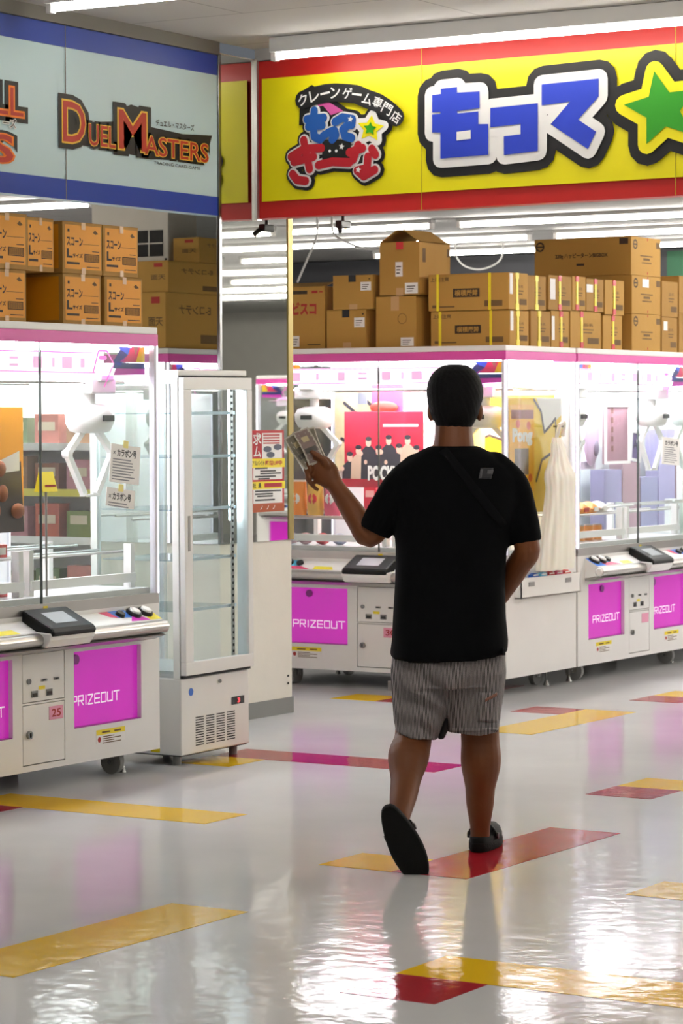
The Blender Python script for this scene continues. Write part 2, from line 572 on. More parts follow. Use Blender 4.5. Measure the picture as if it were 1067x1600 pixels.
# recruiting poster on the mirror
X_M = PX1 + 0.009
poster = thing('poster', 'red and yellow recruiting poster taped to the pillar mirror', 'poster', (X_M, 12.12, 1.085))
fr = lambda u, v, d: (d, u - 12.12, v - 1.085)
M_PRED = mat('poster_red', '#b21f2a', 0.6)
M_PBROWN = mat('poster_brown', '#a5481c', 0.6)
slab(MB(), 11.963, 1.085, 12.283, 1.515, fr, 0.0, 0.002).build('sheet', M_PRED, poster)
mb = MB(); rect(mb, 11.985, 1.13, 12.265, 1.225, fr, 0.0025); rect(mb, 11.985, 1.255, 12.265, 1.33, fr, 0.0025); rect(mb, 12.07, 1.365, 12.265, 1.50, fr, 0.0025)
mb.build('white_field', M_PAPER, poster)
mb = MB(); rect(mb, 11.955, 1.318, 12.29, 1.366, fr, 0.003); rect(mb, 11.955, 1.205, 12.29, 1.245, fr, 0.003)
mb.build('yellow_band', M_YELLOW, poster)
rect(MB(), 11.963, 1.085, 12.283, 1.128, fr, 0.003).build('brown_band', M_PBROWN, poster)
mb = MB(); lettering('求', fr, (11.985, 1.44, 12.06, 1.50), 0.004, mb, 0.02); lettering('ム', fr, (11.99, 1.375, 12.055, 1.43), 0.004, mb, 0.02)
for k in range(3):
    lettering('ノ', fr, (12.05 + 0.06 * k, 1.098, 12.07 + 0.06 * k, 1.118), 0.004, mb, 0.02)
mb.build('lettering', M_PAPER, poster)
mb = MB(); lettering('アルバイト', fr, (11.975, 1.33, 12.09, 1.355), 0.004, mb, 0.02); lettering('社  員', fr, (11.98, 1.212, 12.06, 1.238), 0.004, mb, 0.02)
for z_, a, b in ((1.315, 12.0, 12.12), (1.30, 12.05, 12.2), (1.287, 12.05, 12.25), (1.272, 12.0, 12.2), (1.26, 12.03, 12.14), (1.195, 12.0, 12.25), (1.18, 12.0, 12.17), (1.168, 12.02, 12.17), (1.148, 12.0, 12.19)):
    rect(mb, a, z_ - 0.004, b, z_ + 0.004, fr, 0.004)
mb.build('lettering', M_BLACK, poster)
mb = MB(); lettering('時給UP中', fr, (12.10, 1.33, 12.26, 1.355), 0.004, mb, 0.03); rect(mb, 12.09, 1.214, 12.26, 1.236, fr, 0.004)
for z_ in (1.49, 1.475, 1.46, 1.447):
    rect(mb, 12.08, z_ - 0.004, 12.24, z_ + 0.003, fr, 0.004)
mb.build('lettering', M_PRED, poster)
mb = MB()
for cx, cz in ((12.12, 1.415), (12.22, 1.425), (12.15, 1.385)):
    disc(mb, cx, cz, 0.04, fr, 0.004, 12, 0.016)
mb.build('picture', mat('poster_slate', '#4d5568', 0.6), poster)

# ------------------------------------------------------------------ hanging signs
# blue sign along the left shop, plane X = -7.95
XS = -7.945
def BL(px, py):
    p = at(px, py, 'X', XS); return (p[1], p[2])
M_SIGN_G = mat('pale_grey_sign_face', '#c2dbe0', 0.45, var=0.02, scale=1.2)
M_SIGN_B = mat('royal_blue_sign_band', '#1c3fa0', 0.45, var=0.03)
M_OUT = mat('sign_black', '#141414', 0.5)
M_LOGO_RED = mat('logo_red', '#b5321c', 0.5)
M_LOGO_GOLD = mat('logo_gold', '#e8b93a', 0.5)
M_LOGO_OR = mat('logo_orange', '#ee7d18', 0.5)
blue = thing('hanging_sign', 'long pale grey hanging sign with royal blue top and bottom bands', 'sign', (XS, 8.3, 2.615))
fb = lambda u, v, d: (d, u - 8.3, v - 2.615)
Y0_, Y1_ = 5.0, 11.675
slab(MB(), Y0_, 2.615, Y1_, 3.432, fb, -0.08, 0.0).build('panel', M_SIGN_G, blue)
slab(MB(), Y0_, 3.33, Y1_, 3.432, fb, 0.0, 0.003).build('top_band', M_SIGN_B, blue)
slab(MB(), Y0_, 2.615, Y1_, 2.71, fb, 0.0, 0.003).build('bottom_band', M_SIGN_B, blue)
for yy in (8.5, 10.4):
    rect(MB(), yy, 2.615, yy + 0.006, 3.432, fb, 0.0035).build('seam', M_TRIM, blue)
def zb(x, y):                                     # crop coordinates of the enlarged view -> sign plane
    return BL(x / 3.0928, y / 3.0928)
def logo_word(word, x0, yb, x1, yt, layers, parent, names, z0=0.004):
    u0, v0 = zb(x0, yb); u1, _ = zb(x1, yb); _, v1 = zb(x0, yt)
    for k, (m, off) in enumerate(layers):
        lettering(word, fb, (u0, v0, u1, v1), z0 + 0.0012 * k, None, off).build(names[k], m, parent)
# black base under the fantasy-style title
base = [(283, 480), (330, 465), (390, 485), (425, 545), (430, 590), (545, 588), (548, 545), (630, 505), (712, 535), (708, 610), (880, 648), (1022, 655), (990, 780), (880, 775), (722, 770), (560, 730), (480, 715), (280, 688), (295, 560)]
flat(MB(), [zb(*q) for q in base], fb, 0.0038).build('title_backing', M_OUT, blue)
for w, a, b, c, d in (('D', 300, 680, 405, 488), ('UEL', 425, 700, 552, 600), ('M', 570, 715, 700, 530), ('ASTERS', 695, 745, 1000, 655)):
    logo_word(w, a, b, c, d, [(M_OUT, 0.13), (M_LOGO_GOLD, 0.04), (M_LOGO_RED, 0.008)], blue, ['lettering'] * 3, 0.006)
logo_word('デュエル・マスターズ', 750, 607, 935, 575, [(M_OUT, 0.01)], blue, ['lettering'])
logo_word('TRADING CARD GAME', 740, 793, 965, 778, [(M_OUT, 0.0)], blue, ['lettering'])
logo_word('LL', -30, 545, 108, 410, [(M_OUT, 0.16), (M_LOGO_OR, 0.05), (M_LOGO_RED, 0.0)], blue, ['lettering'] * 3)
logo_word('ーズ', 10, 612, 72, 570, [(M_PAPER, 0.10), (M_OUT, 0.0)], blue, ['lettering'] * 2, 0.0064)
logo_word('S', -45, 775, 55, 645, [(M_OUT, 0.13), (M_LOGO_OR, 0.06), (M_LOGO_RED, 0.02)], blue, ['lettering'] * 3)

# yellow sign across the other shop, plane Y = 12.035
YS = 12.035
def YL(px, py):
    p = at(px, py, 'Y', YS); return (p[0], p[2])
M_SIGN_Y = mat('yellow_sign_face', '#f6e908', 0.4, var=0.04, scale=2.0)
M_SIGN_R = mat('red_sign_border', '#c8201a', 0.4, var=0.03)
M_SIGN_W = mat('sign_white', '#f3f2ef', 0.45)
M_SIGN_BL = mat('sign_blue', '#2440c4', 0.45)
M_SIGN_GR = mat('sign_green', '#2d9a18', 0.45)
ysign = thing('hanging_sign', 'bright yellow hanging sign with red border and big blue hiragana', 'sign', (-5.5, YS, 2.62))
fy = lambda u, v, d: (u + 5.5, -d if d <= 0 else -d * 8, v - 2.62)
cor = [YL(399, 342), YL(1067, 305), YL(1067, 37), YL(399, 97)]
k = 2.6                                            # the sign runs on past the picture
ext = [cor[0], tuple(np.array(cor[0]) + k * (np.array(cor[1]) - np.array(cor[0]))), tuple(np.array(cor[3]) + k * (np.array(cor[2]) - np.array(cor[3]))), cor[3]]
mb = MB(); mb.add([fy(u, v, 0.0) for u, v in ext] + [fy(u, v, -0.1) for u, v in ext], [(0, 1, 2, 3), (7, 6, 5, 4), (0, 4, 5, 1), (3, 2, 6, 7), (1, 5, 6, 2), (0, 3, 7, 4)])
mb.build('panel', M_SIGN_R, ysign)
def lerp(a, b, t): return (a[0] + (b[0] - a[0]) * t, a[1] + (b[1] - a[1]) * t)
bt, tp = 0.105, 0.885
q = [lerp(ext[0], ext[3], bt), lerp(ext[1], ext[2], bt), lerp(ext[1], ext[2], tp), lerp(ext[0], ext[3], tp)]
q = [lerp(q[0], q[1], 0.008), lerp(q[0], q[1], 0.99), lerp(q[3], q[2], 0.99), lerp(q[3], q[2], 0.008)]
flat(MB(), q, fy, 0.002).build('yellow_field', M_SIGN_Y, ysign)
for t in (0.16, 0.38, 0.60):
    a, b = lerp(ext[0], ext[1], t), lerp(ext[3], ext[2], t)
    stroke(MB(), [a, b], 0.004, fy, 0.0025).build('seam', mat('sign_seam', '#b8a81a', 0.6), ysign)
MB().box(-2.445, -2.425, -0.02, 0.02, -0.01, 0.83).build('edge_strip', M_ALU, ysign)
def zc(x, y): return YL(640 + x / 2.499, y / 2.5)
MO = [(103, 375), (137, 370), (137, 350), (200, 343), (200, 365), (288, 360), (288, 425), (200, 437), (202, 446), (283, 438), (283, 488), (322, 487), (322, 607), (135, 622), (135, 520), (103, 520), (103, 450), (135, 447), (135, 440), (103, 442)]
TSU = [(330, 425), (515, 406), (515, 592), (383, 608), (383, 535), (448, 527), (448, 487), (330, 500)]
TE = [(530, 333), (752, 310), (752, 380), (672, 470), (742, 517), (710, 585), (565, 488), (640, 400), (530, 415)]
w1, w2 = [abs(zc(w, 400)[0] - zc(0, 400)[0]) for w in (31, 62)]
mb_k, mb_w = MB(), MB()
for i, g in enumerate((MO, TSU, TE)):
    p = [zc(*a) for a in g]
    grown(mb_k, p, w2, fy, 0.003); grown(mb_w, p, w1, fy, 0.004)
    flat(MB(), p, fy, 0.005).build('lettering', M_SIGN_BL, ysign)
st = [zc(*a) for a in [(1000 + (150 if i % 2 == 0 else 70) * math.sin(-0.21 + math.pi * i / 5), 428 - (150 if i % 2 == 0 else 70) * math.cos(-0.21 + math.pi * i / 5)) for i in range(10)]]
grown(mb_k, st, w2 * 1.12, fy, 0.003)
mb_k.build('black_outline', M_OUT, ysign)
mb_w.build('white_outline', M_SIGN_W, ysign)
flat(MB(), [zc(*a) for a in ((200, 518), (255, 511), (255, 545), (200, 552))], fy, 0.0055).build('counter', M_SIGN_W, ysign)
mb = MB(); grown(mb, st, w1 * 1.05, fy, 0.0045); mb.build('star_outline', M_SIGN_Y, ysign)
flat(MB(), st, fy, 0.0052).build('star', M_SIGN_GR, ysign)

# round logo: bubbly lettering, built stroke by stroke
def zl(x, y): return YL(420 + x / 4.446, 120 + y / 4.446)
U = abs(zl(1, 300)[0] - zl(0, 300)[0])
blue_s = [[(345, 240), (335, 330), (345, 420), (385, 440), (415, 410)], [(295, 300), (410, 290)], [(305, 350), (400, 342)], [(440, 395), (485, 378), (495, 410), (470, 440)], [(490, 318), (540, 288), (610, 300), (605, 340)], [(600, 322), (545, 370), (560, 418), (605, 430)]]
red_s = [[(185, 560), (275, 505), (395, 500)], [(205, 595), (340, 560)], [(272, 445), (290, 540), (312, 645)], [(195, 680), (225, 720), (285, 728)], [(375, 618), (470, 595), (590, 600)], [(590, 530), (680, 500)], [(650, 480), (615, 580)], [(745, 505), (770, 545)], [(718, 560), (712, 640), (645, 655), (690, 695), (765, 650)]]
mk, mw_, mbl, mr_ = MB(), MB(), MB(), MB()
for s in blue_s + red_s:
    p = [zl(*a) for a in s]
    stroke(mk, p, U * 108, fy, 0.003); stroke(mw_, p, U * 72, fy, 0.0042)
    stroke(mbl if s in blue_s else mr_, p, U * 50, fy, 0.0052)
sl = [zl(*a) for a in [(735 + (95 if i % 2 == 0 else 48) * math.sin(0.1 + math.pi * i / 5), 365 - (95 if i % 2 == 0 else 48) * math.cos(0.1 + math.pi * i / 5)) for i in range(10)]]
grown(mk, sl, U * 50, fy, 0.003); grown(mw_, sl, U * 28, fy, 0.0042)
flat(mk, [zl(*a) for a in ((400, 440), (600, 440), (600, 580), (400, 580))], fy, 0.0046)
flat(mk, [zl(*a) for a in ((240, 110), (320, 60), (560, 220), (560, 320), (230, 340))], fy, 0.003)
arc = [('ク', 265, 165, 14), ('レ', 345, 138, 12), ('ー', 420, 120, 8), ('ン', 490, 115, 2), ('ゲ', 575, 120, -4), ('ー', 640, 128, -10), ('ム', 712, 160, -18), ('専', 785, 185, -24), ('門', 850, 228, -30), ('店', 912, 285, -34)]
stroke(mk, [zl(a[1], a[2]) for a in arc], U * 105, fy, 0.0044)
mk.build('logo_backing', M_OUT, ysign)
mw_.build('logo_outline', M_SIGN_W, ysign)
mbl.build('lettering', mat('logo_blue', '#1c57a8', 0.45), ysign)
mr_.build('lettering', mat('logo_crimson', '#b81a28', 0.45), ysign)
flat(MB(), [zl(*a) for a in ((300, 190), (400, 155), (540, 240), (455, 270), (400, 205), (330, 215))], fy, 0.0041).build('logo_handle', mat('logo_pink', '#d0569c', 0.45), ysign)
flat(MB(), sl, fy, 0.0052).build('logo_star', M_SIGN_Y, ysign)
flat(MB(), [zl(735 + (a - 735) * 0.5, 365 + (b - 365) * 0.5) for a, b in [(735 + (95 if i % 2 == 0 else 48) * math.sin(0.1 + math.pi * i / 5), 365 - (95 if i % 2 == 0 else 48) * math.cos(0.1 + math.pi * i / 5)) for i in range(10)]], fy, 0.0058).build('logo_star', M_SIGN_GR, ysign)
mb = MB()
for ch, x, y, r in arc:
    u, v = zl(x, y); h = U * 31
    lettering(ch, fy, (u - h, v - (h if ch != 'ー' else h * 0.16), u + h, v + (h if ch != 'ー' else h * 0.16)), 0.0052, mb, 0.015, 0, math.radians(r))
for x, y, r in ((455, 520, 9), (500, 520, 9)):
    disc(mb, *zl(x, y), U * r, fy, 0.0056, 8)
for x, y in ((540, 490), (600, 300), (655, 650)):
    u, v = zl(x, y); flat(mb, star(u, v, U * 20, U * 9, 0.2), fy, 0.0060)
mb.build('lettering', M_SIGN_W, ysign)

# ------------------------------------------------------------------ ceiling light fixtures
M_HOUSE = mat('fixture_white', '#e2e0dc', 0.5)
M_HOUSE2 = mat('fixture_grey', '#a3a29f', 0.6)
def fixture(x0, x1, y, z, label, group=None, drop=None, tm=None):
    """bare fluorescent batten running along x; z is the tube's height"""
    L = x1 - x0
    t = thing('tube_light', label, 'light', (x0, y, z), 0, group)
    top = (drop if drop is not None else 0.05)
    MB().box(0, L, -0.035, 0.035, 0.022, top).build('housing', M_HOUSE if z > 3 else M_HOUSE2, t, bevel=0.004)
    MB().cyl((0.03, 0, 0), (L - 0.03, 0, 0), 0.014, 10).build('tube', tm or M_TUBE, t)
    for a in (0.0, L - 0.03):
        MB().box(a, a + 0.03, -0.02, 0.02, -0.02, 0.024).build('end_cap', M_HOUSE, t, bevel=0.003)
    return t
fixture(-7.62, -5.20, 11.70, 3.40, 'long bare tube light hung just in front of the yellow sign', drop=0.098, tm=M_TUBE_S)
fixture(-5.10, -2.70, 11.70, 3.40, 'tube light before the yellow sign, right of the picture', drop=0.098, tm=M_TUBE_S)
fixture(-2.60, -0.20, 11.70, 3.40, 'tube light before the yellow sign, far right outside the picture', drop=0.098, tm=M_TUBE_S)
fixture(-7.73, -5.33, 10.0, 3.44, 'ceiling tube light at the top left above the blue sign', drop=0.058, tm=M_TUBE_S)
first = None
ORD = ['leftmost', 'second from the left', 'third from the left', 'fourth from the left', 'fifth from the left', 'sixth from the left']
def tube_row(x0, n, y, z, label, group, step=2.47, L=2.27, drop=0.05):
    global first
    for i in range(n):
        if first is None or first[1] != (z, L, drop):
            t = fixture(x0 + i * step, x0 + i * step + L, y, z, label % ORD[i], group, drop)
            first = (t, (z, L, drop))
        else:
            t = copy_tree(first[0])
            t.location = (x0 + i * step, y, z)
            tag(t, label % ORD[i], 'light', group)
G1 = 'ceiling tube lights in rows inside the shop'
for yy, lab in ((12.9, 'unseen row added behind the yellow sign'), (15.7, 'row over machine 30'), (17.2, 'first row below the yellow sign'), (18.7, 'second row below the yellow sign'), (20.15, 'third row below the yellow sign')):  # nearest row is hidden, added to light the carton fronts
    tube_row(-12.10 if yy > 16 else -7.2, 6 if yy > 16 else 4, yy, 2.95, 'ceiling tube light, %s in the ' + lab, G1)
for yy, lab in ((21.7, 'first'), (23.2, 'second'), (24.7, 'third'), (26.2, 'fourth')):
    tube_row(-5.0, 4, yy, 2.95, 'tube light seen in the mirror, %s in the ' + lab + ' far row', G1)
for yy, lab in ((11.2, 'middle'), (14.2, 'far'), (8.2, 'near')):
    tube_row(-15.36, 2, yy, 2.95, 'tube light on the left shop ceiling, %s in the ' + lab + ' row', 'tube lights in the left shop')
for yy, lab in ((6.6, 'above the walking person'), (2.2, 'behind the camera')):
    tube_row(-5.0, 3, yy, 3.44, 'aisle tube light, %s in the row ' + lab, 'tube lights over the aisle', drop=0.058)

# ------------------------------------------------------------------ claw machine
HW, DP = 0.84, 0.87
FF = fr_front(0.0)
M_DECAL = [mat('decal_' + n, c, 0.35) for n, c in (('red', '#d83a6a'), ('blue', '#3f7fe0'), ('yellow', '#efe02a'), ('magenta', '#d83ac0'), ('cyan', '#58c2e8'), ('green', '#2aa052'), ('navy', '#27357e'))]
D_RED, D_BLUE, D_YEL, D_MAG, D_CYAN, D_GRN, D_NAVY = M_DECAL
M_SCREEN = mat('grey_screen', '#8d8f92', 0.15, emit=0.15, emit_color='#c4c8cc')
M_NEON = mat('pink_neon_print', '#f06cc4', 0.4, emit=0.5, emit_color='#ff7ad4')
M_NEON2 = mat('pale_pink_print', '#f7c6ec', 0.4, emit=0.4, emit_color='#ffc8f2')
M_TAGPINK = mat('pink_number_tag', '#e59ab6', 0.5)

# square outlined capitals, drawn as strokes on a 2 x 3 grid
GLYPH = {'P': [[(0, 0), (0, 3), (2, 3), (2, 1.4), (0, 1.4)]], 'R': [[(0, 0), (0, 3), (2, 3), (2, 1.4), (0, 1.4)], [(1, 1.4), (2, 0)]],
         'I': [[(1, 0), (1, 3)]], 'Z': [[(0, 3), (2, 3), (0, 0), (2, 0)]], 'E': [[(2, 0), (0, 0), (0, 3), (2, 3)], [(0, 1.5), (2, 1.5)]],
         'O': [[(0, 0), (2, 0), (2, 3), (0, 3), (0, 0)]], 'U': [[(0, 3), (0, 0), (2, 0), (2, 3)]], 'T': [[(0, 3), (2.4, 3)], [(1.2, 3), (1.2, 0)]]}
def prizeout(u0, u1, v0, h, d):
    mb = MB(); w = (u1 - u0) / 7.5; u = u0
    for ch in 'PRIZEOUT':
        for s in GLYPH[ch]:
            stroke(mb, [(u + (p[0] - (0.6 if ch == 'I' else 0)) * w * 0.37, v0 + p[1] * h / 3) for p in s], 0.006, FF, d, 6)
        u += w * (0.5 if ch == 'I' else 1.0)
    return mb

def make_machine():
    t = thing('claw_machine', 'x', 'claw machine')
    # body: carcass plus a front plate with openings for two prize windows and the coin panel
    mb = MB().box(-HW, HW, 0.035, DP, 0.10, 0.755)
    xs = [-HW, -0.70, -0.21, -0.145, 0.145, 0.21, 0.70, HW]
    for i in range(7):
        a, b = xs[i], xs[i + 1]
        if i in (0, 2, 4, 6):
            mb.box(a, b, 0, 0.035, 0.10, 0.755)
        elif i in (1, 5):
            mb.box(a, b, 0, 0.035, 0.10, 0.25).box(a, b, 0, 0.035, 0.58, 0.755)
        else:
            mb.box(a, b, 0, 0.035, 0.10, 0.125).box(a, b, 0, 0.035, 0.598, 0.755)
    mb.build('body', M_WHITE, t)
    for s in (-1, 1):
        a, b = (0.21, 0.70) if s > 0 else (-0.70, -0.21)
        w = MB().box(a, b, 0.022, 0.034, 0.25, 0.58).build('prize_window', M_MAGENTA, t)
        if s > 0: prizeout(0.22, 0.57, 0.345, 0.04, -0.020).build('lettering', M_LETTER, w)
        else:     prizeout(-0.60, -0.235, 0.345, 0.04, -0.020).build('lettering', M_LETTER, w)
        kx = 0.245 if s > 0 else -0.485
        MB().cyl((kx, 0.024, 0.545), (kx, 0.012, 0.545), 0.022, 14).build('lock_knob', mat('purple_knob', '#8a1f88', 0.4), w)
        MB().box(a + 0.003, b - 0.003, 0.002, 0.022, 0.25, 0.254).build('sill', mat('magenta_edge', '#a01c98', 0.4), w)
        # caution label
        lx = 0.365 if s > 0 else -0.60
        l = slab(MB(), lx, 0.168, lx + 0.21, 0.228, FF, 0.0, 0.001).build('caution_label', M_PAPER, t)
        rect(MB(), lx, 0.205, lx + 0.21, 0.228, FF, 0.0014).build('yellow_strip', M_YELLOW, l)
        mb = MB()
        disc(mb, lx + 0.022, 0.185, 0.012, FF, 0.0014, 10)
        mb.build('warning_mark', M_RED_INK, l)
        mb = MB()
        for k in range(4):
            rect(mb, lx + 0.045, 0.198 - 0.009 * k, lx + 0.13 + 0.05 * (k % 2), 0.194 - 0.009 * k, FF, 0.0014)
        rect(mb, lx + 0.04, 0.212, lx + 0.10, 0.219, FF, 0.0018); rect(mb, lx + 0.13, 0.212, lx + 0.18, 0.219, FF, 0.0018)
        mb.build('lettering', M_INK2, l)
    # coin panel
    MB().box(-0.145, 0.145, 0.02, 0.036, 0.125, 0.598).build('door_recess', M_DARK, t)
    up = MB().box(-0.141, 0.141, 0.0, 0.02, 0.392, 0.594).build('coin_door', M_WHITE, t, bevel=0.002)
    lo = MB().box(-0.141, 0.141, 0.0, 0.02, 0.129, 0.378).build('cash_door', M_WHITE, t, bevel=0.002)
    MB().box(-0.145, 0.145, 0.001, 0.022, 0.381, 0.389).build('door_divider', M_WHITE, t)
    MB().cyl((-0.105, 0, 0.48), (-0.105, -0.008, 0.48), 0.012).build('lock', M_CHROME, up)
    for a in (0.0, 0.085):
        s_ = MB().box(a - 0.016, a + 0.016, -0.006, 0, 0.474, 0.484).build('coin_slot', M_CHROME, up)
        MB().box(a - 0.010, a + 0.004, -0.0075, -0.006, 0.476, 0.482).build('slit', M_DARK, s_)
    for a in (-0.065, 0.035):
        s_ = MB().box(a - 0.02, a + 0.02, -0.004, 0, 0.410, 0.438).build('coin_return', M_CHROME, up)
        MB().box(a - 0.014, a + 0.014, -0.006, -0.004, 0.413, 0.428).build('flap', M_DARK, s_)
    slab(MB(), -0.035, 0.44, 0.008, 0.455, FF, 0, 0.001).build('yellow_sticker', M_YELLOW, up)
    slab(MB(), -0.035, 0.41, 0.008, 0.437, FF, 0, 0.001).build('paper_sticker', M_PAPER, up)
    lk = MB().cyl((-0.105, 0, 0.255), (-0.105, -0.012, 0.255), 0.017, 14).build('lock', M_CHROME, lo)
    MB().box(-0.108, -0.102, -0.014, -0.011, 0.245, 0.265).build('keyhole', M_DARK, lk)
    # control deck
    prof = [(0.02, 0.748), (-0.085, 0.692), (-0.105, 0.655), (-0.08, 0.628), (0.0, 0.60), (0.02, 0.60)]
    MB().prism(prof, 'x', -0.745, 0.745).build('control_deck', M_WHITE2, t)
    rl = MB().cyl((-0.745, -0.095, 0.660), (0.745, -0.095, 0.660), 0.029, 16).build('deck_rail', M_ALU, t)
    for a in (-1, 1):
        MB().cyl((a * 0.745, -0.095, 0.660), (a * 0.757, -0.095, 0.660), 0.027, 16, 0.018).build('rail_cap', M_WHITE2, rl)
    MB().prism([(-0.125, 0.625), (-0.06, 0.604), (0.0, 0.604), (0.0, 0.62), (-0.08, 0.635)], 'x', -0.745, 0.72).build('deck_underside', M_GREY, t)
    def dk(u, s, d=0.001):                       # u across, s = 0 front .. 1 back on the sloping deck top
        y = -0.085 + s * 0.105; z = 0.692 + s * 0.056
        return (u, y - d * 0.47, z + d * 0.88)
    for pts, m in (([(0.36, 0.98), (0.44, 0.98), (0.47, 0.35), (0.42, 0.45)], D_RED), ([(0.44, 0.98), (0.58, 0.98), (0.56, 0.3), (0.47, 0.35)], D_BLUE), ([(0.56, 0.3), (0.60, 0.6), (0.66, 0.02), (0.52, 0.05)], D_MAG),
                   ([(0.58, 0.98), (0.70, 0.98), (0.66, 0.5), (0.60, 0.6)], D_NAVY), ([(0.70, 0.98), (0.742, 0.98), (0.742, 0.02), (0.66, 0.02), (0.66, 0.5)], D_YEL),
                   ([(-0.742, 0.98), (-0.66, 0.98), (-0.62, 0.02), (-0.742, 0.02)], D_BLUE), ([(-0.66, 0.98), (-0.52, 0.98), (-0.50, 0.3), (-0.64, 0.3)], D_CYAN), ([(-0.64, 0.3), (-0.50, 0.3), (-0.42, 0.02), (-0.62, 0.02)], D_RED), ([(-0.40, 0.30), (-0.28, 0.30), (-0.26, 0.02), (-0.40, 0.02)], D_YEL)):
        MB().add([dk(*p) for p in pts], [tuple(range(len(pts)))]).build('deck_decal', m, t)
    for bx in (0.50, 0.60, 0.685, -0.69, -0.60, -0.515):
        small = bx in (0.50, -0.515)
        r = 0.022 if small else 0.036
        def ring(rad, d, n=18):
            return [(bx + rad * math.cos(2 * math.pi * i / n), dk(0, 0.5 + rad / 0.119 * math.sin(2 * math.pi * i / n), d)[1], dk(0, 0.5 + rad / 0.119 * math.sin(2 * math.pi * i / n), d)[2]) for i in range(n)]
        bt_ = MB().loft([ring(r, 0.0), ring(r, 0.010), ring(r * 0.9, 0.016)]).build('button', M_BLACK, t)
        if not small:
            MB().loft([ring(r * 0.72, 0.014), ring(r * 0.72, 0.022), ring(r * 0.5, 0.025)]).build('button_cap', M_WHITE2, bt_)
    # centre screen on its bracket
    MB().prism([(0.0, 0.645), (-0.13, 0.628), (-0.155, 0.66), (-0.16, 0.69), (0.0, 0.70)], 'x', -0.155, 0.155).build('screen_bracket', M_WHITE2, t, bevel=0.006)
    sc = MB().prism([(0.005, 0.69), (-0.165, 0.675), (-0.172, 0.695), (-0.155, 0.712), (-0.005, 0.785)], 'x', -0.15, 0.15).build('screen_housing', mat('black_bezel', '#08090a', 0.5, spec=0.3), t, bevel=0.01)
    sl_ = (0.785 - 0.712) / 0.15
    MB().add([(-0.075, -0.125, 0.712 + 0.03 * sl_ + 0.0016), (0.075, -0.125, 0.712 + 0.03 * sl_ + 0.0016), (0.075, -0.045, 0.712 + 0.11 * sl_ + 0.0016), (-0.075, -0.045, 0.712 + 0.11 * sl_ + 0.0016)], [(0, 1, 2, 3)]).build('screen', M_SCREEN, sc)
    # glass case
    z0, z1 = 0.80, 1.902
    mb = MB()
    for a in ((-HW, HW, 0, 0.03), (-HW, HW, DP - 0.03, DP), (-HW, -HW + 0.03, 0.03, DP - 0.03), (HW - 0.03, HW, 0.03, DP - 0.03)):
        mb.box(a[0], a[1], a[2], a[3], 0.755, z0)
    mb.build('bottom_rail', M_ALU, t)
    slab(MB(), 0.0, 0.762, 0.03, 0.79, FF, 0, 0.001).build('yellow_sticker', M_YELLOW, t)
    for a in (-1, 1):
        for y_ in (0.0, DP - 0.028):
            p = MB().box(min(a * HW, a * (HW - 0.028)), max(a * HW, a * (HW - 0.028)), y_, y_ + 0.028, z0, z1).build('corner_post', mat('clear_post', '#dcdce6', 0.15), t)
            MB().box(min(a * (HW + 0.001), a * (HW - 0.009)), max(a * (HW + 0.001), a * (HW - 0.009)), y_ - 0.001 if y_ == 0 else y_, y_ + 0.009, z0, z1).build('light_strip', M_LEDV, p)
    for a, b in ((-HW + 0.03, -0.002), (0.002, HW - 0.03)):
        MB().box(a, b, 0.006, 0.012, z0, z1).build('front_pane', M_GLASS, t)
    MB().box(-0.003, 0.003, 0.004, 0.014, z0, z1).build('pane_seam', mat('pane_edge', '#3f4a48', 0.3), t)
    for a in (-1, 1):
        MB().box(min(a * (HW - 0.012), a * (HW - 0.006)), max(a * (HW - 0.012), a * (HW - 0.006)), 0.03, DP - 0.03, z0, z1).build('side_pane', M_GLASS, t)
    MB().box(-HW + 0.03, HW - 0.03, DP - 0.03, DP - 0.01, z0, z1).build('back_panel', mat('back_panel_white', '#e6e6ea', 0.5), t)
    # header
    MB().box(-HW, HW, 0, DP, 1.953, 1.985).build('header_top', M_WHITE2, t, bevel=0.004)
    mb = MB().box(-HW - 0.001, HW + 0.001, -0.001, 0.02, 1.902, 1.953).box(-HW - 0.001, HW + 0.001, DP - 0.02, DP + 0.001, 1.902, 1.953)
    mb.box(-HW - 0.001, -HW + 0.02, 0.02, DP - 0.02, 1.902, 1.953).box(HW - 0.02, HW + 0.001, 0.02, DP - 0.02, 1.902, 1.953)
    mb.build('header_band', M_PINK, t)
    MB().box(-HW + 0.02, HW - 0.02, 0.02, DP - 0.02, 1.93, 1.953).build('case_roof', M_WHITE, t)
    for y_ in (0.10, 0.60):
        MB().box(-HW + 0.06, HW - 0.06, y_, y_ + 0.10, 1.895, 1.93).build('light_panel', M_LED, t)
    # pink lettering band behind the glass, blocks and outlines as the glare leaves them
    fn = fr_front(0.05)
    slab(MB(), -0.76, 1.775, 0.50, 1.868, fn, 0, 0.004).build('logo_band', mat('logo_band_added_glow', '#f4f2f4', 0.4, emit=0.8, emit_color='#fff6fd'), t)  # glow added to the band so it comes out blown-out white
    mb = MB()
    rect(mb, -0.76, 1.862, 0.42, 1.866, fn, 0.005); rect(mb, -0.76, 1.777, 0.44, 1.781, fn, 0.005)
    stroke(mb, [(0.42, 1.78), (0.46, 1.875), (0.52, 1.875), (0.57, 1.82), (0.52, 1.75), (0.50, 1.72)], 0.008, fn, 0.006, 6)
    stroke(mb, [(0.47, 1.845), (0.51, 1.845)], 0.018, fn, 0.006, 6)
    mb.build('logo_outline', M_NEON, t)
    mb = MB()
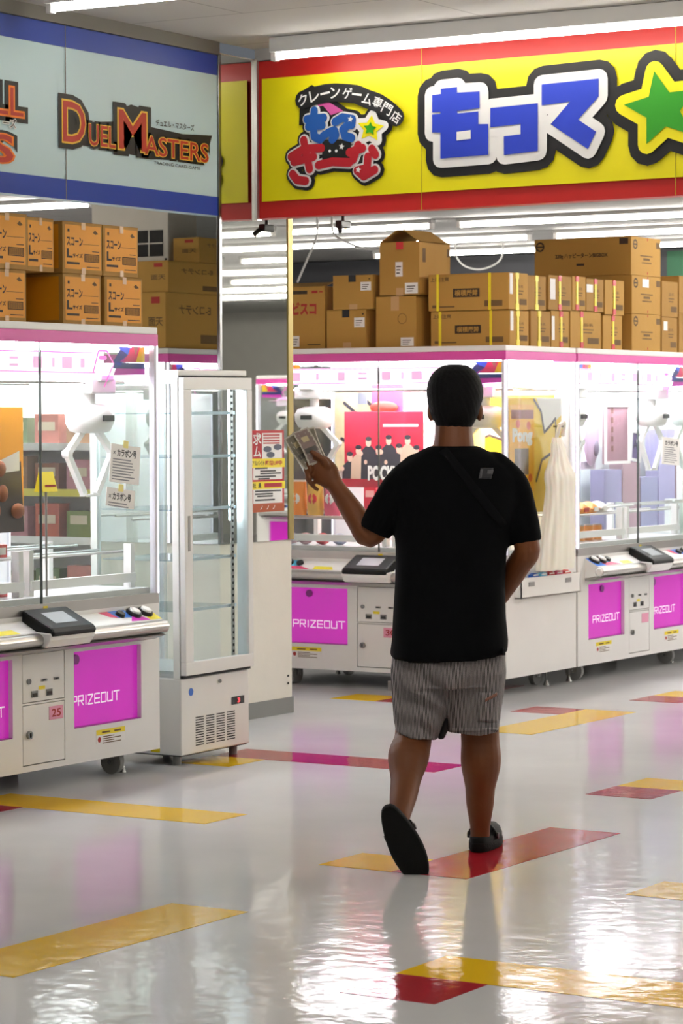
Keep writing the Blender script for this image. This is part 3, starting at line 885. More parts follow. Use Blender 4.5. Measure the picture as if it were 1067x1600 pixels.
    for a, b, c, d in ((-0.62, 1.795, -0.56, 1.845), (-0.45, 1.80, -0.43, 1.84), (-0.30, 1.795, -0.25, 1.845), (-0.16, 1.80, -0.10, 1.812), (-0.16, 1.83, -0.10, 1.842), (0.0, 1.795, 0.06, 1.845), (0.13, 1.80, 0.15, 1.84), (0.20, 1.795, 0.27, 1.845), (0.33, 1.80, 0.36, 1.84)):
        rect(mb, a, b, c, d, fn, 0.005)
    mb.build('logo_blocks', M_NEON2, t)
    # rainbow corner decals (right and left)
    for s, x0 in ((1, 0.57), (-1, -0.80)):
        for pts, m in (([(0, 1.83), (0.06, 1.89), (0.11, 1.86), (0.05, 1.81)], D_NAVY), ([(0.03, 1.895), (0.13, 1.895), (0.11, 1.86)], D_BLUE), ([(0.11, 1.86), (0.13, 1.895), (0.20, 1.895), (0.17, 1.83), (0.05, 1.83)], D_RED), ([(0.20, 1.895), (0.235, 1.895), (0.235, 1.83), (0.17, 1.83)], D_YEL), ([(0.15, 1.895), (0.19, 1.895), (0.17, 1.86)], D_GRN), ([(0, 1.80), (0.235, 1.80), (0.235, 1.825), (0, 1.825)], D_NAVY), ([(0, 1.77), (0.235, 1.775), (0.235, 1.80), (0.02, 1.80)], D_MAG)):
            flat(MB(), [(x0 + p[0], p[1]) for p in pts], fn, 0.003).build('rainbow_decal', m, t)
    # gantry and two claws
    for y_ in (0.16, 0.70):
        MB().cyl((-0.80, y_, 1.74), (0.80, y_, 1.74), 0.008, 8).build('gantry_rail', M_ALU, t)
    for cx, cy, cz in ((-0.56, 0.20, 1.58), (0.60, 0.20, 1.58)):
        cl = MB().box(cx - 0.05, cx + 0.05, 0.10, 0.72, 1.745, 1.775).box(cx - 0.09, cx + 0.09, cy - 0.08, cy + 0.09, 1.69, 1.76).build('claw_carriage', M_WHITE2, t, bevel=0.006)
        MB().cyl((cx, cy, cz + 0.03), (cx, cy, 1.70), 0.028, 12).build('claw_stem', M_WHITE2, cl)
        rings = []
        for z_, k in ((-0.065, 0.55), (-0.055, 0.82), (-0.02, 0.98), (0.02, 1.0), (0.05, 0.85), (0.065, 0.5)):
            rings.append([(cx + 0.125 * k * math.cos(2 * math.pi * i / 24), cy + 0.10 * k * math.sin(2 * math.pi * i / 24), cz + z_) for i in range(24)])
        MB().loft(rings).build('claw_head', M_WHITE2, cl)
        MB().box(cx - 0.032, cx + 0.042, cy - 0.106, cy - 0.09, cz - 0.012, cz + 0.014).build('claw_display', M_BLACK, cl)
        for s in (-1, 1):
            arm = MB()
            pts = [(cx + s * 0.05, cy, cz - 0.05), (cx + s * 0.165, cy, cz - 0.155), (cx + s * 0.045, cy, cz - 0.335)]
            for p, q_ in zip(pts[:-1], pts[1:]):
                p = Vector(p); q_ = Vector(q_)
                dd = (q_ - p).normalized(); nn = Vector((-dd.z, 0, dd.x)) * 0.014
                vv = [p + nn, p - nn, q_ - nn, q_ + nn]
                arm.add([tuple(v + Vector((0, y_, 0))) for y_ in (-0.012, 0.012) for v in vv], [(0, 1, 2, 3), (7, 6, 5, 4), (0, 4, 5, 1), (1, 5, 6, 2), (2, 6, 7, 3), (3, 7, 4, 0)])
            arm.cyl((cx + s * 0.165, cy - 0.018, cz - 0.155), (cx + s * 0.165, cy + 0.018, cz - 0.155), 0.018, 10)
            arm.box(min(cx + s * 0.05, cx), max(cx + s * 0.05, cx), cy - 0.02, cy + 0.02, cz - 0.345, cz - 0.335)
            arm.build('claw_arm', M_WHITE2, cl)
    # playfield: platform, chute wall, uprights, rods
    MB().box(-HW + 0.03, HW - 0.03, 0.03, DP - 0.03, 0.80, 0.825).build('playfield', mat('playfield_white', '#dfe0e2', 0.3), t)
    for x0 in (-0.795, -0.035, 0.035, 0.765):
        MB().box(x0, x0 + 0.03, 0.10, 0.14, 0.825, 1.02).box(x0, x0 + 0.03, 0.56, 0.60, 0.825, 1.02).build('upright', M_WHITE2, t)
    for y_, z_ in ((0.16, 0.985), (0.30, 0.985), (0.42, 1.005), (0.56, 1.005)):
        for a, b in ((-0.79, -0.01), (0.04, 0.79)):
            MB().cyl((a, y_, z_), (b, y_, z_), 0.007, 8).build('rod', M_ALU, t)
    for a, b in ((-0.79, -0.01), (0.04, 0.79)):
        MB().box(a, b, 0.09, 0.12, 0.85, 0.89).build('cross_beam', M_WHITE2, t)
    MB().box(0.29, 0.34, 0.62, 0.67, 0.825, 1.74).build('column', M_WHITE2, t)
    # casters and levelling feet
    for sx in (-1, 1):
        for y_ in (0.12, 0.72):
            cx = sx * 0.645
            MB().cyl((cx - 0.015, y_, 0.055), (cx + 0.015, y_, 0.055), 0.055, 20).build('caster_wheel', M_TYRE, t)
            fk = MB().box(cx - 0.024, cx + 0.024, y_ - 0.02, y_ + 0.02, 0.094, 0.1).box(cx - 0.024, cx - 0.018, y_ - 0.02, y_ + 0.02, 0.045, 0.1).box(cx + 0.018, cx + 0.024, y_ - 0.02, y_ + 0.02, 0.045, 0.1).build('caster_fork', M_GREY, t)
            MB().cyl((cx - 0.027, y_, 0.055), (cx + 0.027, y_, 0.055), 0.009, 8).build('axle', M_CHROME, fk)
            MB().cyl((cx + sx * 0.075, y_, 0.03), (cx + sx * 0.075, y_, 0.1), 0.006, 8).cyl((cx + sx * 0.075, y_, 0.0), (cx + sx * 0.075, y_, 0.03), 0.018, 10, 0.008).build('levelling_foot', M_CHROME, t)
    return t

proto = make_machine()
LEFT, M30, RIGHT = (-7.145, 9.18), (-8.175, 13.65), (-7.331, 15.375)
machines = {}
def place_machine(o, key, loc, rz, label):
    o.location = (loc[0], loc[1], 0); o.rotation_euler = (0, 0, rz)
    tag(o, label, 'claw machine', 'claw machines with pink header bands')
    machines[key] = o
spots = [('left', LEFT, math.pi / 2, 'white claw machine numbered 25 in the left foreground beside the fridge'),
         ('m30', M30, 0.0, 'white claw machine numbered 30 straight ahead of the walking person'),
         ('right', RIGHT, math.pi / 2, 'white claw machine cut off by the right edge of the picture'),
         ('next', (RIGHT[0], RIGHT[1] + 1.69), math.pi / 2, 'claw machine just past the right picture edge, seen through its neighbour'),
         ('mirror', (-2.06, 22.2), 0.0, 'far claw machine seen only reflected in the pillar mirror beside the poster'),
         ('rear', (-9.2, 9.52), math.pi / 2, 'claw machine behind the left one, only its header reflected above the fridge')]
copies = [proto] + [copy_tree(proto) for _ in spots[1:]]
for o, s in zip(copies, spots):
    place_machine(o, *s)
for key, num in (('left', '25'), ('m30', '30')):
    t = machines[key]
    tg = slab(MB(), 0.035, 0.305, 0.13, 0.362, FF, 0.0, 0.002)
    tg = tg.build('number_tag', M_TAGPINK, t)
    lettering(num, FF, (0.052, 0.318, 0.112, 0.35), 0.003, None, 0.02).build('digits', M_RED_INK, tg)
tg = slab(MB(), 0.035, 0.305, 0.13, 0.362, FF, 0.0, 0.002).build('number_tag', M_TAGPINK, machines['right'])

# side of machine 30: ledge tray, clips
t30 = machines['m30']
tray = MB().box(HW, HW + 0.045, 0.10, 0.84, 0.55, 0.555).box(HW + 0.038, HW + 0.045, 0.10, 0.84, 0.55, 0.665).box(HW, HW + 0.045, 0.10, 0.105, 0.55, 0.665).box(HW, HW + 0.045, 0.835, 0.84, 0.55, 0.665)
tray = tray.build('side_tray', M_WHITE, t30)
for y_ in (0.22, 0.68):
    MB().box(HW + 0.045, HW + 0.048, y_ - 0.035, y_ + 0.035, 0.615, 0.64).build('clip', M_GREY, tray)

# ------------------------------------------------------------------ things inside and on the machines
def local(key, x, y, z):
    loc, rz = {'left': (LEFT, 1), 'm30': (M30, 0), 'right': (RIGHT, 1)}[key]
    return (loc[0] - y, loc[1] + x, z) if rz else (loc[0] + x, loc[1] + y, z)
def prize(key, name, label, cat, x, y, z, group=None):
    t = thing(name, label, cat, local(key, x, y, z), machines[key].rotation_euler[2], group)
    return t

# packs leaning in the side tray
for i, (m, c) in enumerate(((M_BLUE, 'blue'), (D_CYAN, 'pale blue'), (M_RED, 'red'), (D_RED, 'pink'), (mat('scarlet', '#e0301e', 0.4), 'scarlet'))):
    y_ = 0.30 + i * 0.10
    rings = [[(HW + 0.004 + (0.028 if s else 0), y_ + a, 0.558 + b) for a, b in ((-0.045, 0), (0.045, 0), (0.05, 0.06), (0.04, 0.115 + 0.01 * (i % 2)), (0.0, 0.128), (-0.04, 0.118), (-0.05, 0.06))] for s in (0, 1)]
    p = prize('m30', 'snack_pack', c + ' snack pack standing in the white side tray of machine 30', 'pack', HW + 0.02, y_, 0.555, 'packs in the side tray')
    MB().loft([[(q[0] - HW - 0.02, q[1] - y_, q[2] - 0.555) for q in r] for r in rings]).build('wrapper', m, p)
    MB().box(-0.017, 0.013, -0.03, 0.03, 0.116, 0.124).build('crimp', M_PAPER, p)

# bundle of white carrier bags hanging on the side glass of machine 30
M_BAG = mat('milky_polythene', '#f0eee2', 0.45, var=0.03)
M_BAG.node_tree.nodes['Principled BSDF'].inputs['Subsurface Weight'].default_value = 0.2
bag = thing('plastic_bag_bundle', 'bundle of white carrier bags hanging on the side of machine 30', 'bags', (-7.275, 14.15, 0.73))
rings = []
prof = [(1.46, 0.045, 0.018), (1.42, 0.07, 0.025), (1.36, 0.085, 0.03), (1.30, 0.13, 0.035), (1.26, 0.165, 0.045), (1.22, 0.175, 0.05), (1.17, 0.160, 0.045), (1.08, 0.170, 0.048), (0.98, 0.185, 0.05), (0.87, 0.20, 0.05), (0.77, 0.215, 0.05), (0.70, 0.225, 0.045)]
for j, (z_, ry, rx) in enumerate(prof):
    r = []
    for i in range(72):
        a = 2 * math.pi * i / 72
        k = 1 + 0.09 * math.sin(9 * a + 0.6 * j) + 0.07 * math.sin(17 * a - 0.9 * j) + 0.04 * math.sin(5 * a + j)
        r.append((rx * (0.2 + k * math.cos(a)) if math.cos(a) > 0 else rx * 0.2 * math.cos(a), ry * (1 + 0.35 * (k - 1)) * math.sin(a) + 0.03 * math.sin(2.2 * z_ * 3), z_ - 0.73))
    rings.append(r)
MB().loft(rings).build('bags', M_BAG, bag)
hk = MB().tube([(0.0, 0.0, 0.72), (0.02, 0.0, 0.80), (0.035, 0.03, 0.82), (0.02, 0.06, 0.80), (0.0, 0.08, 0.74)], 0.012, 8).build('handles', M_BAG, bag)
MB().box(-0.03, 0.03, 0.02, 0.035, 0.79, 0.80).build('hook', M_CHROME, bag)

# framed boards and packs: flat printed board with a frame
def board(key, name, label, cat, x, y, z, w, h, m, frame_m=None, tilt=0.0):
    p = prize(key, name, label, cat, x, y, z)
    MB().box(-w / 2, w / 2, 0, 0.012, 0, h).build('board', m, p, bevel=0.002)
    if frame_m:
        f_ = 0.018
        MB().box(-w / 2, w / 2, -0.012, 0, 0, f_).box(-w / 2, w / 2, -0.012, 0, h - f_, h).box(-w / 2, -w / 2 + f_, -0.012, 0, f_, h - f_).box(w / 2 - f_, w / 2, -0.012, 0, f_, h - f_).build('frame', frame_m, p)
    p.rotation_euler[1] = tilt
    return p
F0 = fr_front(0.0)

# --- left machine: fried chicken advert board, prize boxes, notices on the glass
p = board('left', 'advert_board', 'orange advert board with a photo of fried chicken in the left machine', 'board', -0.13, 0.155, 1.10, 0.40, 0.53, mat('advert_orange', '#f2a51c', 0.5, emit=0.0))
flat(MB(), [(-0.2, 0.0), (0.2, 0.0), (0.18, 0.30), (-0.2, 0.20)], F0, 0.002).build('dark_photo', mat('advert_dark', '#2a1713', 0.5), p)
flat(MB(), [(0.02, 0.30), (0.17, 0.345), (0.17, 0.26), (-0.1, 0.24)], F0, 0.003).build('white_flash', M_PAPER, p)
mb = MB()
for i in range(11):
    a = random.uniform(-0.18, 0.16); b = random.uniform(0.08, 0.28)
    mb.ell((a, -0.006, b), (random.uniform(0.03, 0.05), 0.012, random.uniform(0.028, 0.045)), 10, 6)
mb.build('fried_chicken', mat('fried_brown', '#8a4a22', 0.6, var=0.3, scale=30), p)
p = prize('left', 'price_card', 'small yellow folded price card beside the fried chicken board', 'card', 0.095, 0.03, 1.27)
MB().prism([(0, 0), (0.05, 0.0), (0.025, 0.085)], 'x', -0.05, 0.05).build('card', M_YELLOW, p)
MB().box(-0.035, 0.035, -0.001, 0.002, 0.02, 0.03).build('print', M_RED_INK, p)
MB().cyl((0, 0.025, -0.444), (0, 0.025, 0.0), 0.005, 8).build('stem', M_ALU, p)
for i, (x, c) in enumerate(((-0.52, '#a83a34'), (-0.42, '#d8c24a'), (-0.32, '#7a3b5a'), (-0.22, '#c9c2b8'), (-0.12, '#4a4f86'), (-0.02, '#b7423c'))):
    for k in range(2):
        p = prize('left', 'prize_box', 'prize box %s in the left machine, %s' % (('on the playfield', 'across the rods')[k], ORD[i]), 'box', x - 0.04, 0.235, 0.993 if k else 0.826, 'prize boxes low in the left machine')
        MB().box(-0.042, 0.042, -0.06, 0.06, 0, 0.055).build('carton', mat('carton' + c, c, 0.5, var=0.15, scale=40), p, bevel=0.002)
        MB().box(-0.03, 0.03, -0.0615, -0.06, 0.012, 0.042).build('print', M_PAPER if i % 2 else mat('print_navy', '#2b2d55', 0.5), p)
# lit goods rack behind, seen through the left machine's glass
RX, RY = -9.75, 12.35
rack = thing('goods_rack', 'lit white goods rack seen through the glass of the left machine', 'rack', (RX, RY, 0))
MB().box(-0.95, 0.95, 0.40, 0.44, 0, 1.95).build('back_panel', M_WHITE2, rack)
for sx in (-0.95, 0.93):
    MB().box(sx, sx + 0.02, 0, 0.40, 0, 1.95).build('side_panel', M_WHITE2, rack)
MB().box(-0.93, 0.93, 0, 0.40, 1.90, 1.95).build('top', M_WHITE2, rack)
MB().box(-0.90, 0.90, 0.02, 0.10, 1.88, 1.90).build('light', M_LED, rack)  # strip added to brighten the rack and its goods
for r, z_ in enumerate((0.55, 0.90, 1.17, 1.43)):
    sh = MB().box(-0.93, 0.93, 0.02, 0.40, z_ - 0.02, z_).build('shelf', M_WHITE2, rack)
    MB().box(-0.93, 0.93, 0.012, 0.02, z_ - 0.03, z_ + 0.012).build('price_rail', mat('rail_yellow', '#d8cf55', 0.4) if r == 2 else M_WHITE2, sh)
    for i in range(8):
        c = ('#8c5a44', '#b7776c', '#7b8a4e', '#c08a94', '#99765a', '#6c7c5c', '#b5604e')[(i * 3 + r) % 7]
        p = thing('snack_box', 'snack box on the %s rack shelf, %s from its left end' % (('lowest', 'second', 'third', 'top')[r], ('first', 'second', 'third', 'fourth', 'fifth', 'sixth', 'seventh', 'eighth')[i]), 'box', (RX - 0.80 + i * 0.225, RY + 0.14, z_ + 0.0015), 0, 'snack boxes on the goods rack')
        MB().box(-0.085, 0.085, -0.05, 0.05, 0, 0.155 + 0.02 * ((i + r) % 3)).build('carton', mat('carton' + c, c, 0.5, var=0.25, scale=25), p, bevel=0.002)
        MB().box(-0.06, 0.06, -0.0515, -0.05, 0.08, 0.13).build('print', mat('print_cream', '#d9cdb4', 0.6), p)
for name, y0, y1, z0, z1, nline, rot, lab in (('notice_sheet', 9.655, 9.875, 1.295, 1.462, 8, -0.10, 'larger tilted white notice sheet taped to the left machine glass'), ('notice_slip', 9.625, 9.835, 1.19, 1.272, 2, -0.12, 'smaller white notice slip taped below the larger sheet')):
    w, h = y1 - y0, z1 - z0
    p = thing(name, lab, 'notice', (LEFT[0] + 0.002, (y0 + y1) / 2, (z0 + z1) / 2), math.pi / 2)
    p.rotation_euler = (0, -rot, math.pi / 2)
    MB().box(-w / 2, w / 2, -0.001, 0.001, -h / 2, h / 2).build('sheet', M_PAPER, p)
    mb = MB()
    fd = fr_front(-0.001)
    lettering('カラボン号', fd, (-w * 0.28, h / 2 - 0.052, w * 0.36, h / 2 - 0.02), 0.0008, mb, 0.035)
    lettering('×', fd, (-w * 0.42, h / 2 - 0.045, -w * 0.34, h / 2 - 0.03), 0.0008, mb, 0.0)
    mb.build('lettering', M_BLACK, p)
    mb = MB()
    for k in range(nline):
        rect(mb, -w * 0.42, h / 2 - 0.068 - 0.0125 * k, w * random.uniform(0.15, 0.34), h / 2 - 0.063 - 0.0125 * k, fd, 0.0008)
    mb.build('small_print', mat('grey_ink', '#8a8a92', 0.7), p)
    MB().box(-0.02, 0.015, -0.0025, -0.001, h / 2 - 0.012, h / 2 + 0.02).build('tape', mat('yellow_tape', '#e8dc80', 0.4), p)

# --- machine 30: red banner, standees, packs
p = board('m30', 'prize_banner', 'red snack banner with white lettering hanging in machine 30', 'banner', -0.155, 0.32, 1.165, 0.54, 0.45, mat('banner_red', '#c2183a', 0.5, var=0.25, scale=5))
lettering('POCKY', F0, (-0.10, 0.045, 0.11, 0.125), 0.006, None, 0.045).build('lettering', M_PAPER, p)
M_FIG_D = mat('figure_dark', '#2b2833', 0.6); M_FIG_S = mat('figure_skin', '#e9c2ae', 0.6); M_FIG_W = mat('figure_pale', '#d8b8a0', 0.6)
md, ms, mp = MB(), MB(), MB()
for i, (x, h_) in enumerate(((-0.23, 0.21), (-0.17, 0.25), (-0.10, 0.30), (-0.03, 0.25), (0.04, 0.31), (0.11, 0.26), (0.17, 0.31), (0.23, 0.25))):
    flat(mp if i in (1, 6) else md, [(x - 0.055, 0.05), (x + 0.055, 0.05), (x + 0.05, h_ - 0.085), (x + 0.018, h_ - 0.055), (x - 0.018, h_ - 0.055), (x - 0.05, h_ - 0.085)], F0, 0.0015 + 0.0002 * i)
    disc(ms, x, h_ - 0.034, 0.019, F0, 0.0032 + 0.0002 * i, 12, 0.026)
    disc(md, x, h_ - 0.012, 0.022, F0, 0.0034 + 0.0002 * i, 12, 0.014)
    disc(ms, x + (0.05 if i % 2 else -0.05), h_ - 0.10, 0.012, F0, 0.0036, 8, 0.014)
md.build('figures', M_FIG_D, p); ms.build('faces', M_FIG_S, p); mp.build('figures', M_FIG_W, p)
rect(MB(), -0.29, 0.0, 0.29, 0.05, F0, 0.0012).build('bottom_strip', mat('banner_deep', '#a5122f', 0.5), p)
rect(MB(), 0.0, 0.36, 0.24, 0.375, F0, 0.0012).build('script_line', M_PAPER, p)
for i in range(6):
    p = prize('m30', 'snack_carton', 'pink and red snack carton standing in a row under the red banner', 'box', -0.32 + i * 0.10, 0.46, 0.993, 'cartons under the red banner')
    MB().box(-0.043, 0.043, -0.02, 0.02, 0.02, 0.17).build('carton', mat('carton_red', '#c93150', 0.4, var=0.2, scale=20), p, bevel=0.002)
    MB().box(-0.03, 0.03, -0.0215, -0.02, 0.11, 0.15).build('print', M_PAPER, p)
p = board('m30', 'yellow_standee', 'tall yellow price standee behind the walking person in machine 30', 'board', 0.24, 0.50, 1.00, 0.22, 0.62, mat('standee_yellow', '#f3e23a', 0.5))
mb = MB()
for k in range(7):
    rect(mb, -0.09, 0.10 + 0.07 * k, 0.04 + 0.03 * (k % 2), 0.125 + 0.07 * k, F0, 0.002)
mb.build('print', mat('standee_print', '#8d8a55', 0.6), p)
rect(MB(), -0.11, 0.28, 0.11, 0.36, F0, 0.0015).build('white_field', M_PAPER, p)
rect(MB(), -0.08, 0.54, 0.06, 0.58, F0, 0.002).build('red_print', M_RED, p)
p = board('m30', 'cap_display', 'pink and red cap display high in machine 30', 'display', -0.33, 0.66, 1.58, 0.22, 0.20, mat('display_pink', '#e0578f', 0.5))
MB().ell((-0.01, -0.02, 0.06), (0.10, 0.03, 0.04), 14, 8).build('cap', mat('cap_red', '#cc3a30', 0.5), p)
MB().box(-0.20, -0.14, -0.01, 0.0, 0.08, 0.15).build('tag', mat('slate_tag', '#7d8796', 0.5), p)
p = board('m30', 'grey_side_panel', 'grey mottled stock panel at the back left of machine 30', 'panel', -0.62, 0.80, 1.25, 0.34, 0.50, mat('stock_grey', '#b7ab86', 0.6, var=0.4, scale=18))
mb = MB()
for a, b in (((-0.1, 0.42), (-0.02, 0.36)), ((-0.02, 0.36), (-0.02, 0.28)), ((0.05, 0.44), (0.1, 0.40)), ((0.1, 0.40), (0.12, 0.30)), ((-0.12, 0.2), (-0.05, 0.16))):
    stroke(mb, [a, b], 0.02, F0, 0.002, 6)
mb.build('print', M_FIG_D, p)
for i, (x, z_, c, m) in enumerate(((-0.70, 0.996, 'orange', mat('pack_orange', '#ef8f2a', 0.4)), (-0.58, 0.996, 'gold', mat('pack_gold', '#e3b24a', 0.4)), (-0.46, 0.996, 'pink', mat('pack_pink', '#d65a78', 0.4)))):
    p = prize('m30', 'snack_bag', c + ' pillow-shaped snack bag at the lower left of machine 30', 'snack bag', x, 0.24, z_, 'snack bags in machine 30')
    rings = []
    for j in range(9):
        t_ = j / 8; b = 0.012 + 0.03 * math.sin(math.pi * t_)
        rings.append([(0.055 * (1 + 0.04 * math.sin(7 * t_)) * math.cos(2 * math.pi * k / 16) , b * math.sin(2 * math.pi * k / 16), 0.20 * t_) for k in range(16)])
    MB().loft(rings).build('pouch', m, p)
    MB().ell((0.0, -0.035, 0.10), (0.032, 0.006, 0.035), 12, 6).build('print', M_PAPER if i != 1 else M_RED, p)
    MB().box(-0.052, 0.052, -0.004, 0.004, 0.19, 0.212).build('crimp', M_PAPER, p)
for i, x in enumerate((-0.70, -0.60, -0.48, -0.36)):
    p = prize('m30', 'prize_pouch', 'pale patterned pouch on the playfield of machine 30', 'pouch', x, 0.16, 0.826, 'pouches low in machine 30')
    MB().ell((0, 0, 0.035), (0.05, 0.03, 0.035), 14, 8).build('pouch', mat('pouch_%d' % i, ('#c8b3c6', '#b98f93', '#cf5a5f', '#a9b6cf')[i], 0.4, var=0.3, scale=30), p)
    MB().box(-0.012, 0.012, -0.032, -0.026, 0.03, 0.05).build('tag', M_PAPER, p)
p = board('m30', 'mural_panel', 'yellow and white mural panel on the back wall of machine 30', 'panel', 0.42, 0.80, 1.05, 0.62, 0.66, mat('mural_yellow', '#eccb22', 0.5))
flat(MB(), [(-0.30, 0.36), (-0.12, 0.42), (0.04, 0.37), (0.20, 0.44), (0.30, 0.40), (0.30, 0.52), (0.06, 0.50), (-0.16, 0.55), (-0.30, 0.48)], F0, 0.001).build('white_field', M_PAPER, p)
mb = MB(); stroke(mb, [(-0.30, 0.36), (-0.12, 0.42), (0.04, 0.37), (0.20, 0.44), (0.30, 0.40)], 0.014, F0, 0.002, 8)
mb.build('outline', mat('outline_brown', '#55413c', 0.6), p)
# snack-bag poster on the side glass and a yellow panel at the back right
p = thing('snack_poster', 'orange snack bag poster behind the side glass of machine 30', 'poster', (-7.366, 13.90, 1.15), math.pi / 2)
MB().box(-0.15, 0.15, 0, 0.006, 0, 0.50).build('sheet', mat('snack_orange', '#f0b01e', 0.5, var=0.1, scale=10), p)
rect(MB(), -0.13, 0.42, 0.14, 0.47, F0, 0.001).build('top_seal', mat('seal_brown', '#8e3c20', 0.5), p)
lettering('Pong', F0, (-0.11, 0.27, 0.12, 0.36), 0.0016, lettering('Pong', F0, (-0.11, 0.27, 0.12, 0.36), 0.001, None, 0.06), 0.03).build('lettering', M_PAPER, p)
rect(MB(), -0.09, 0.10, 0.08, 0.25, F0, 0.001).build('photo', mat('photo_grey', '#7a6a63', 0.6, var=0.4, scale=30), p)
mb = MB()
for a, b in ((-0.05, 0.39), (0.08, 0.38), (-0.1, 0.06), (0.1, 0.08)):
    disc(mb, a, b, 0.025, F0, 0.0012, 10)
mb.build('print', mat('print_orange', '#d9581c', 0.5), p)
p = thing('printed_backdrop', 'yellow and white printed back panel seen through the side glass', 'panel', (-7.385, 14.13, 1.03), math.pi / 2)
MB().box(-0.42, 0.30, 0, 0.008, 0, 0.66).build('board', mat('panel_yellow', '#efc823', 0.5), p)
flat(MB(), [(-0.02, 0.66), (0.04, 0.58), (0.09, 0.46), (0.16, 0.50), (0.30, 0.56), (0.30, 0.66)], F0, 0.001).build('white_field', M_PAPER, p)
mb = MB()
stroke(mb, [(-0.05, 0.65), (0.04, 0.58), (0.08, 0.46), (0.16, 0.50), (0.22, 0.54)], 0.018, F0, 0.002, 8)
stroke(mb, [(0.22, 0.54), (0.24, 0.36), (0.05, 0.30), (-0.02, 0.18)], 0.018, F0, 0.002, 8)
mb.build('outline', mat('outline_brown', '#55413c', 0.6), p)

# --- right machine: framed picture, snack packs, notices
p = board('right', 'framed_print', 'white framed print standing in the right-hand machine', 'picture', 0.38, 0.34, 1.28, 0.36, 0.38, mat('print_mauve', '#93707c', 0.5, var=0.25, scale=8), M_PAPER)
mb = MB()
for k in range(5):
    rect(mb, -0.08, 0.08 + 0.06 * k, -0.05, 0.115 + 0.06 * k, F0, 0.002)
mb.build('print', mat('print_brown', '#6e4b43', 0.6), p)
p = board('right', 'photo_card', 'tilted photo card beside the white framed print', 'card', 0.68, 0.36, 1.29, 0.16, 0.20, mat('photo_violet', '#6c5c8c', 0.5, var=0.3, scale=14), M_PAPER, 0.12)
lettering('A', F0, (-0.03, 0.08, 0.03, 0.14), 0.002).build('mark', M_FIG_D, p)
p = board('right', 'round_plush_panel', 'pale lilac oval panel at the left of the right-hand machine', 'panel', 0.10, 0.40, 1.25, 0.20, 0.05, mat('panel_lilac', '#c7bccf', 0.5))
MB().ell((0, -0.02, 0.22), (0.10, 0.03, 0.20), 18, 12).build('oval', mat('oval_lilac', '#b9a3bd', 0.5), p)
MB().ell((0.02, -0.045, 0.13), (0.035, 0.012, 0.05), 14, 8).build('inner_oval', mat('oval_dark', '#6f6478', 0.5), p)
for i, (x, c) in enumerate(((-0.53, '#d96a7a'), (-0.40, '#e0912c'), (-0.27, '#d98a2a'), (-0.14, '#c9c3bd'))):
    p = prize('right', 'snack_bag', ('pink', 'amber', 'deep orange', 'silver')[i] + ' snack pack lying on the rods of the right-hand machine', 'snack bag', x, 0.22, 0.972, 'snack packs in the right-hand machine')
    rings = []
    for j in range(9):
        t_ = j / 8; b = 0.01 + 0.035 * math.sin(math.pi * t_)
        rings.append([(0.11 * (t_ - 0.5), 0.06 * math.cos(2 * math.pi * k / 16), 0.045 + b * math.sin(2 * math.pi * k / 16)) for k in range(16)])
    MB().loft(rings).build('pouch', mat('pouch' + c, c, 0.4, var=0.15, scale=25), p)
    MB().box(-0.03, 0.03, -0.062, -0.052, 0.03, 0.055).build('print', M_PAPER if i != 1 else M_RED_INK, p)
for i in range(3):
    p = prize('right', 'orange_can', 'small orange and white can under the rods of the right-hand machine', 'can', -0.46 + 0.12 * i, 0.18, 0.826, 'cans in the right-hand machine')
    MB().cyl((0, 0, 0), (0, 0, 0.09), 0.03, 18).build('can', mat('can_orange', '#d7924a', 0.35), p)
    MB().cyl((0, 0, 0.09), (0, 0, 0.098), 0.026, 18).build('lid', M_ALU, p)
p = prize('right', 'amber_stand', 'amber stand-up tube at the far left of the right-hand machine', 'display', -0.20, 0.36, 0.83)
MB().cyl((0, 0, 0), (0, 0, 0.32), 0.035, 14, 0.03).build('tube', mat('amber', '#c07a30', 0.4, var=0.2, scale=20), p)
MB().cyl((0, 0, 0.32), (0, 0, 0.36), 0.04, 14).build('cap', M_RED, p)
p = prize('right', 'lilac_wall', 'row of lilac stock boxes at the back of the machine past the right edge', 'boxes', 1.55, 0.66, 0.83)
for i in range(5):
    MB().box(-0.70 + i * 0.28, -0.44 + i * 0.28, 0, 0.10, 0, (0.40, 0.62, 0.34, 0.66, 0.52)[i]).build('stock_box', mat('lilac_%d' % (i % 3), ('#8f86ac', '#94707c', '#7d7a9c')[i % 3], 0.5, var=0.15, scale=12), p)
p = thing('notice_sheet', 'white printed notice on the glass of the right-hand machine', 'notice', (RIGHT[0] + 0.002, 15.83, 1.36), math.pi / 2)
p.rotation_euler = (0, 0.06, math.pi / 2)
MB().box(-0.13, 0.13, -0.001, 0.001, -0.085, 0.085).build('sheet', M_PAPER, p)
fd = fr_front(-0.001)
lettering('カラボン号', fd, (-0.09, 0.035, 0.10, 0.065), 0.0008, None, 0.035).build('lettering', M_BLACK, p)
mb = MB()
for k in range(8):
    rect(mb, -0.10, 0.02 - 0.013 * k, random.uniform(0.03, 0.10), 0.025 - 0.013 * k, fd, 0.0008)
mb.build('small_print', mat('grey_ink', '#8a8a92', 0.7), p)

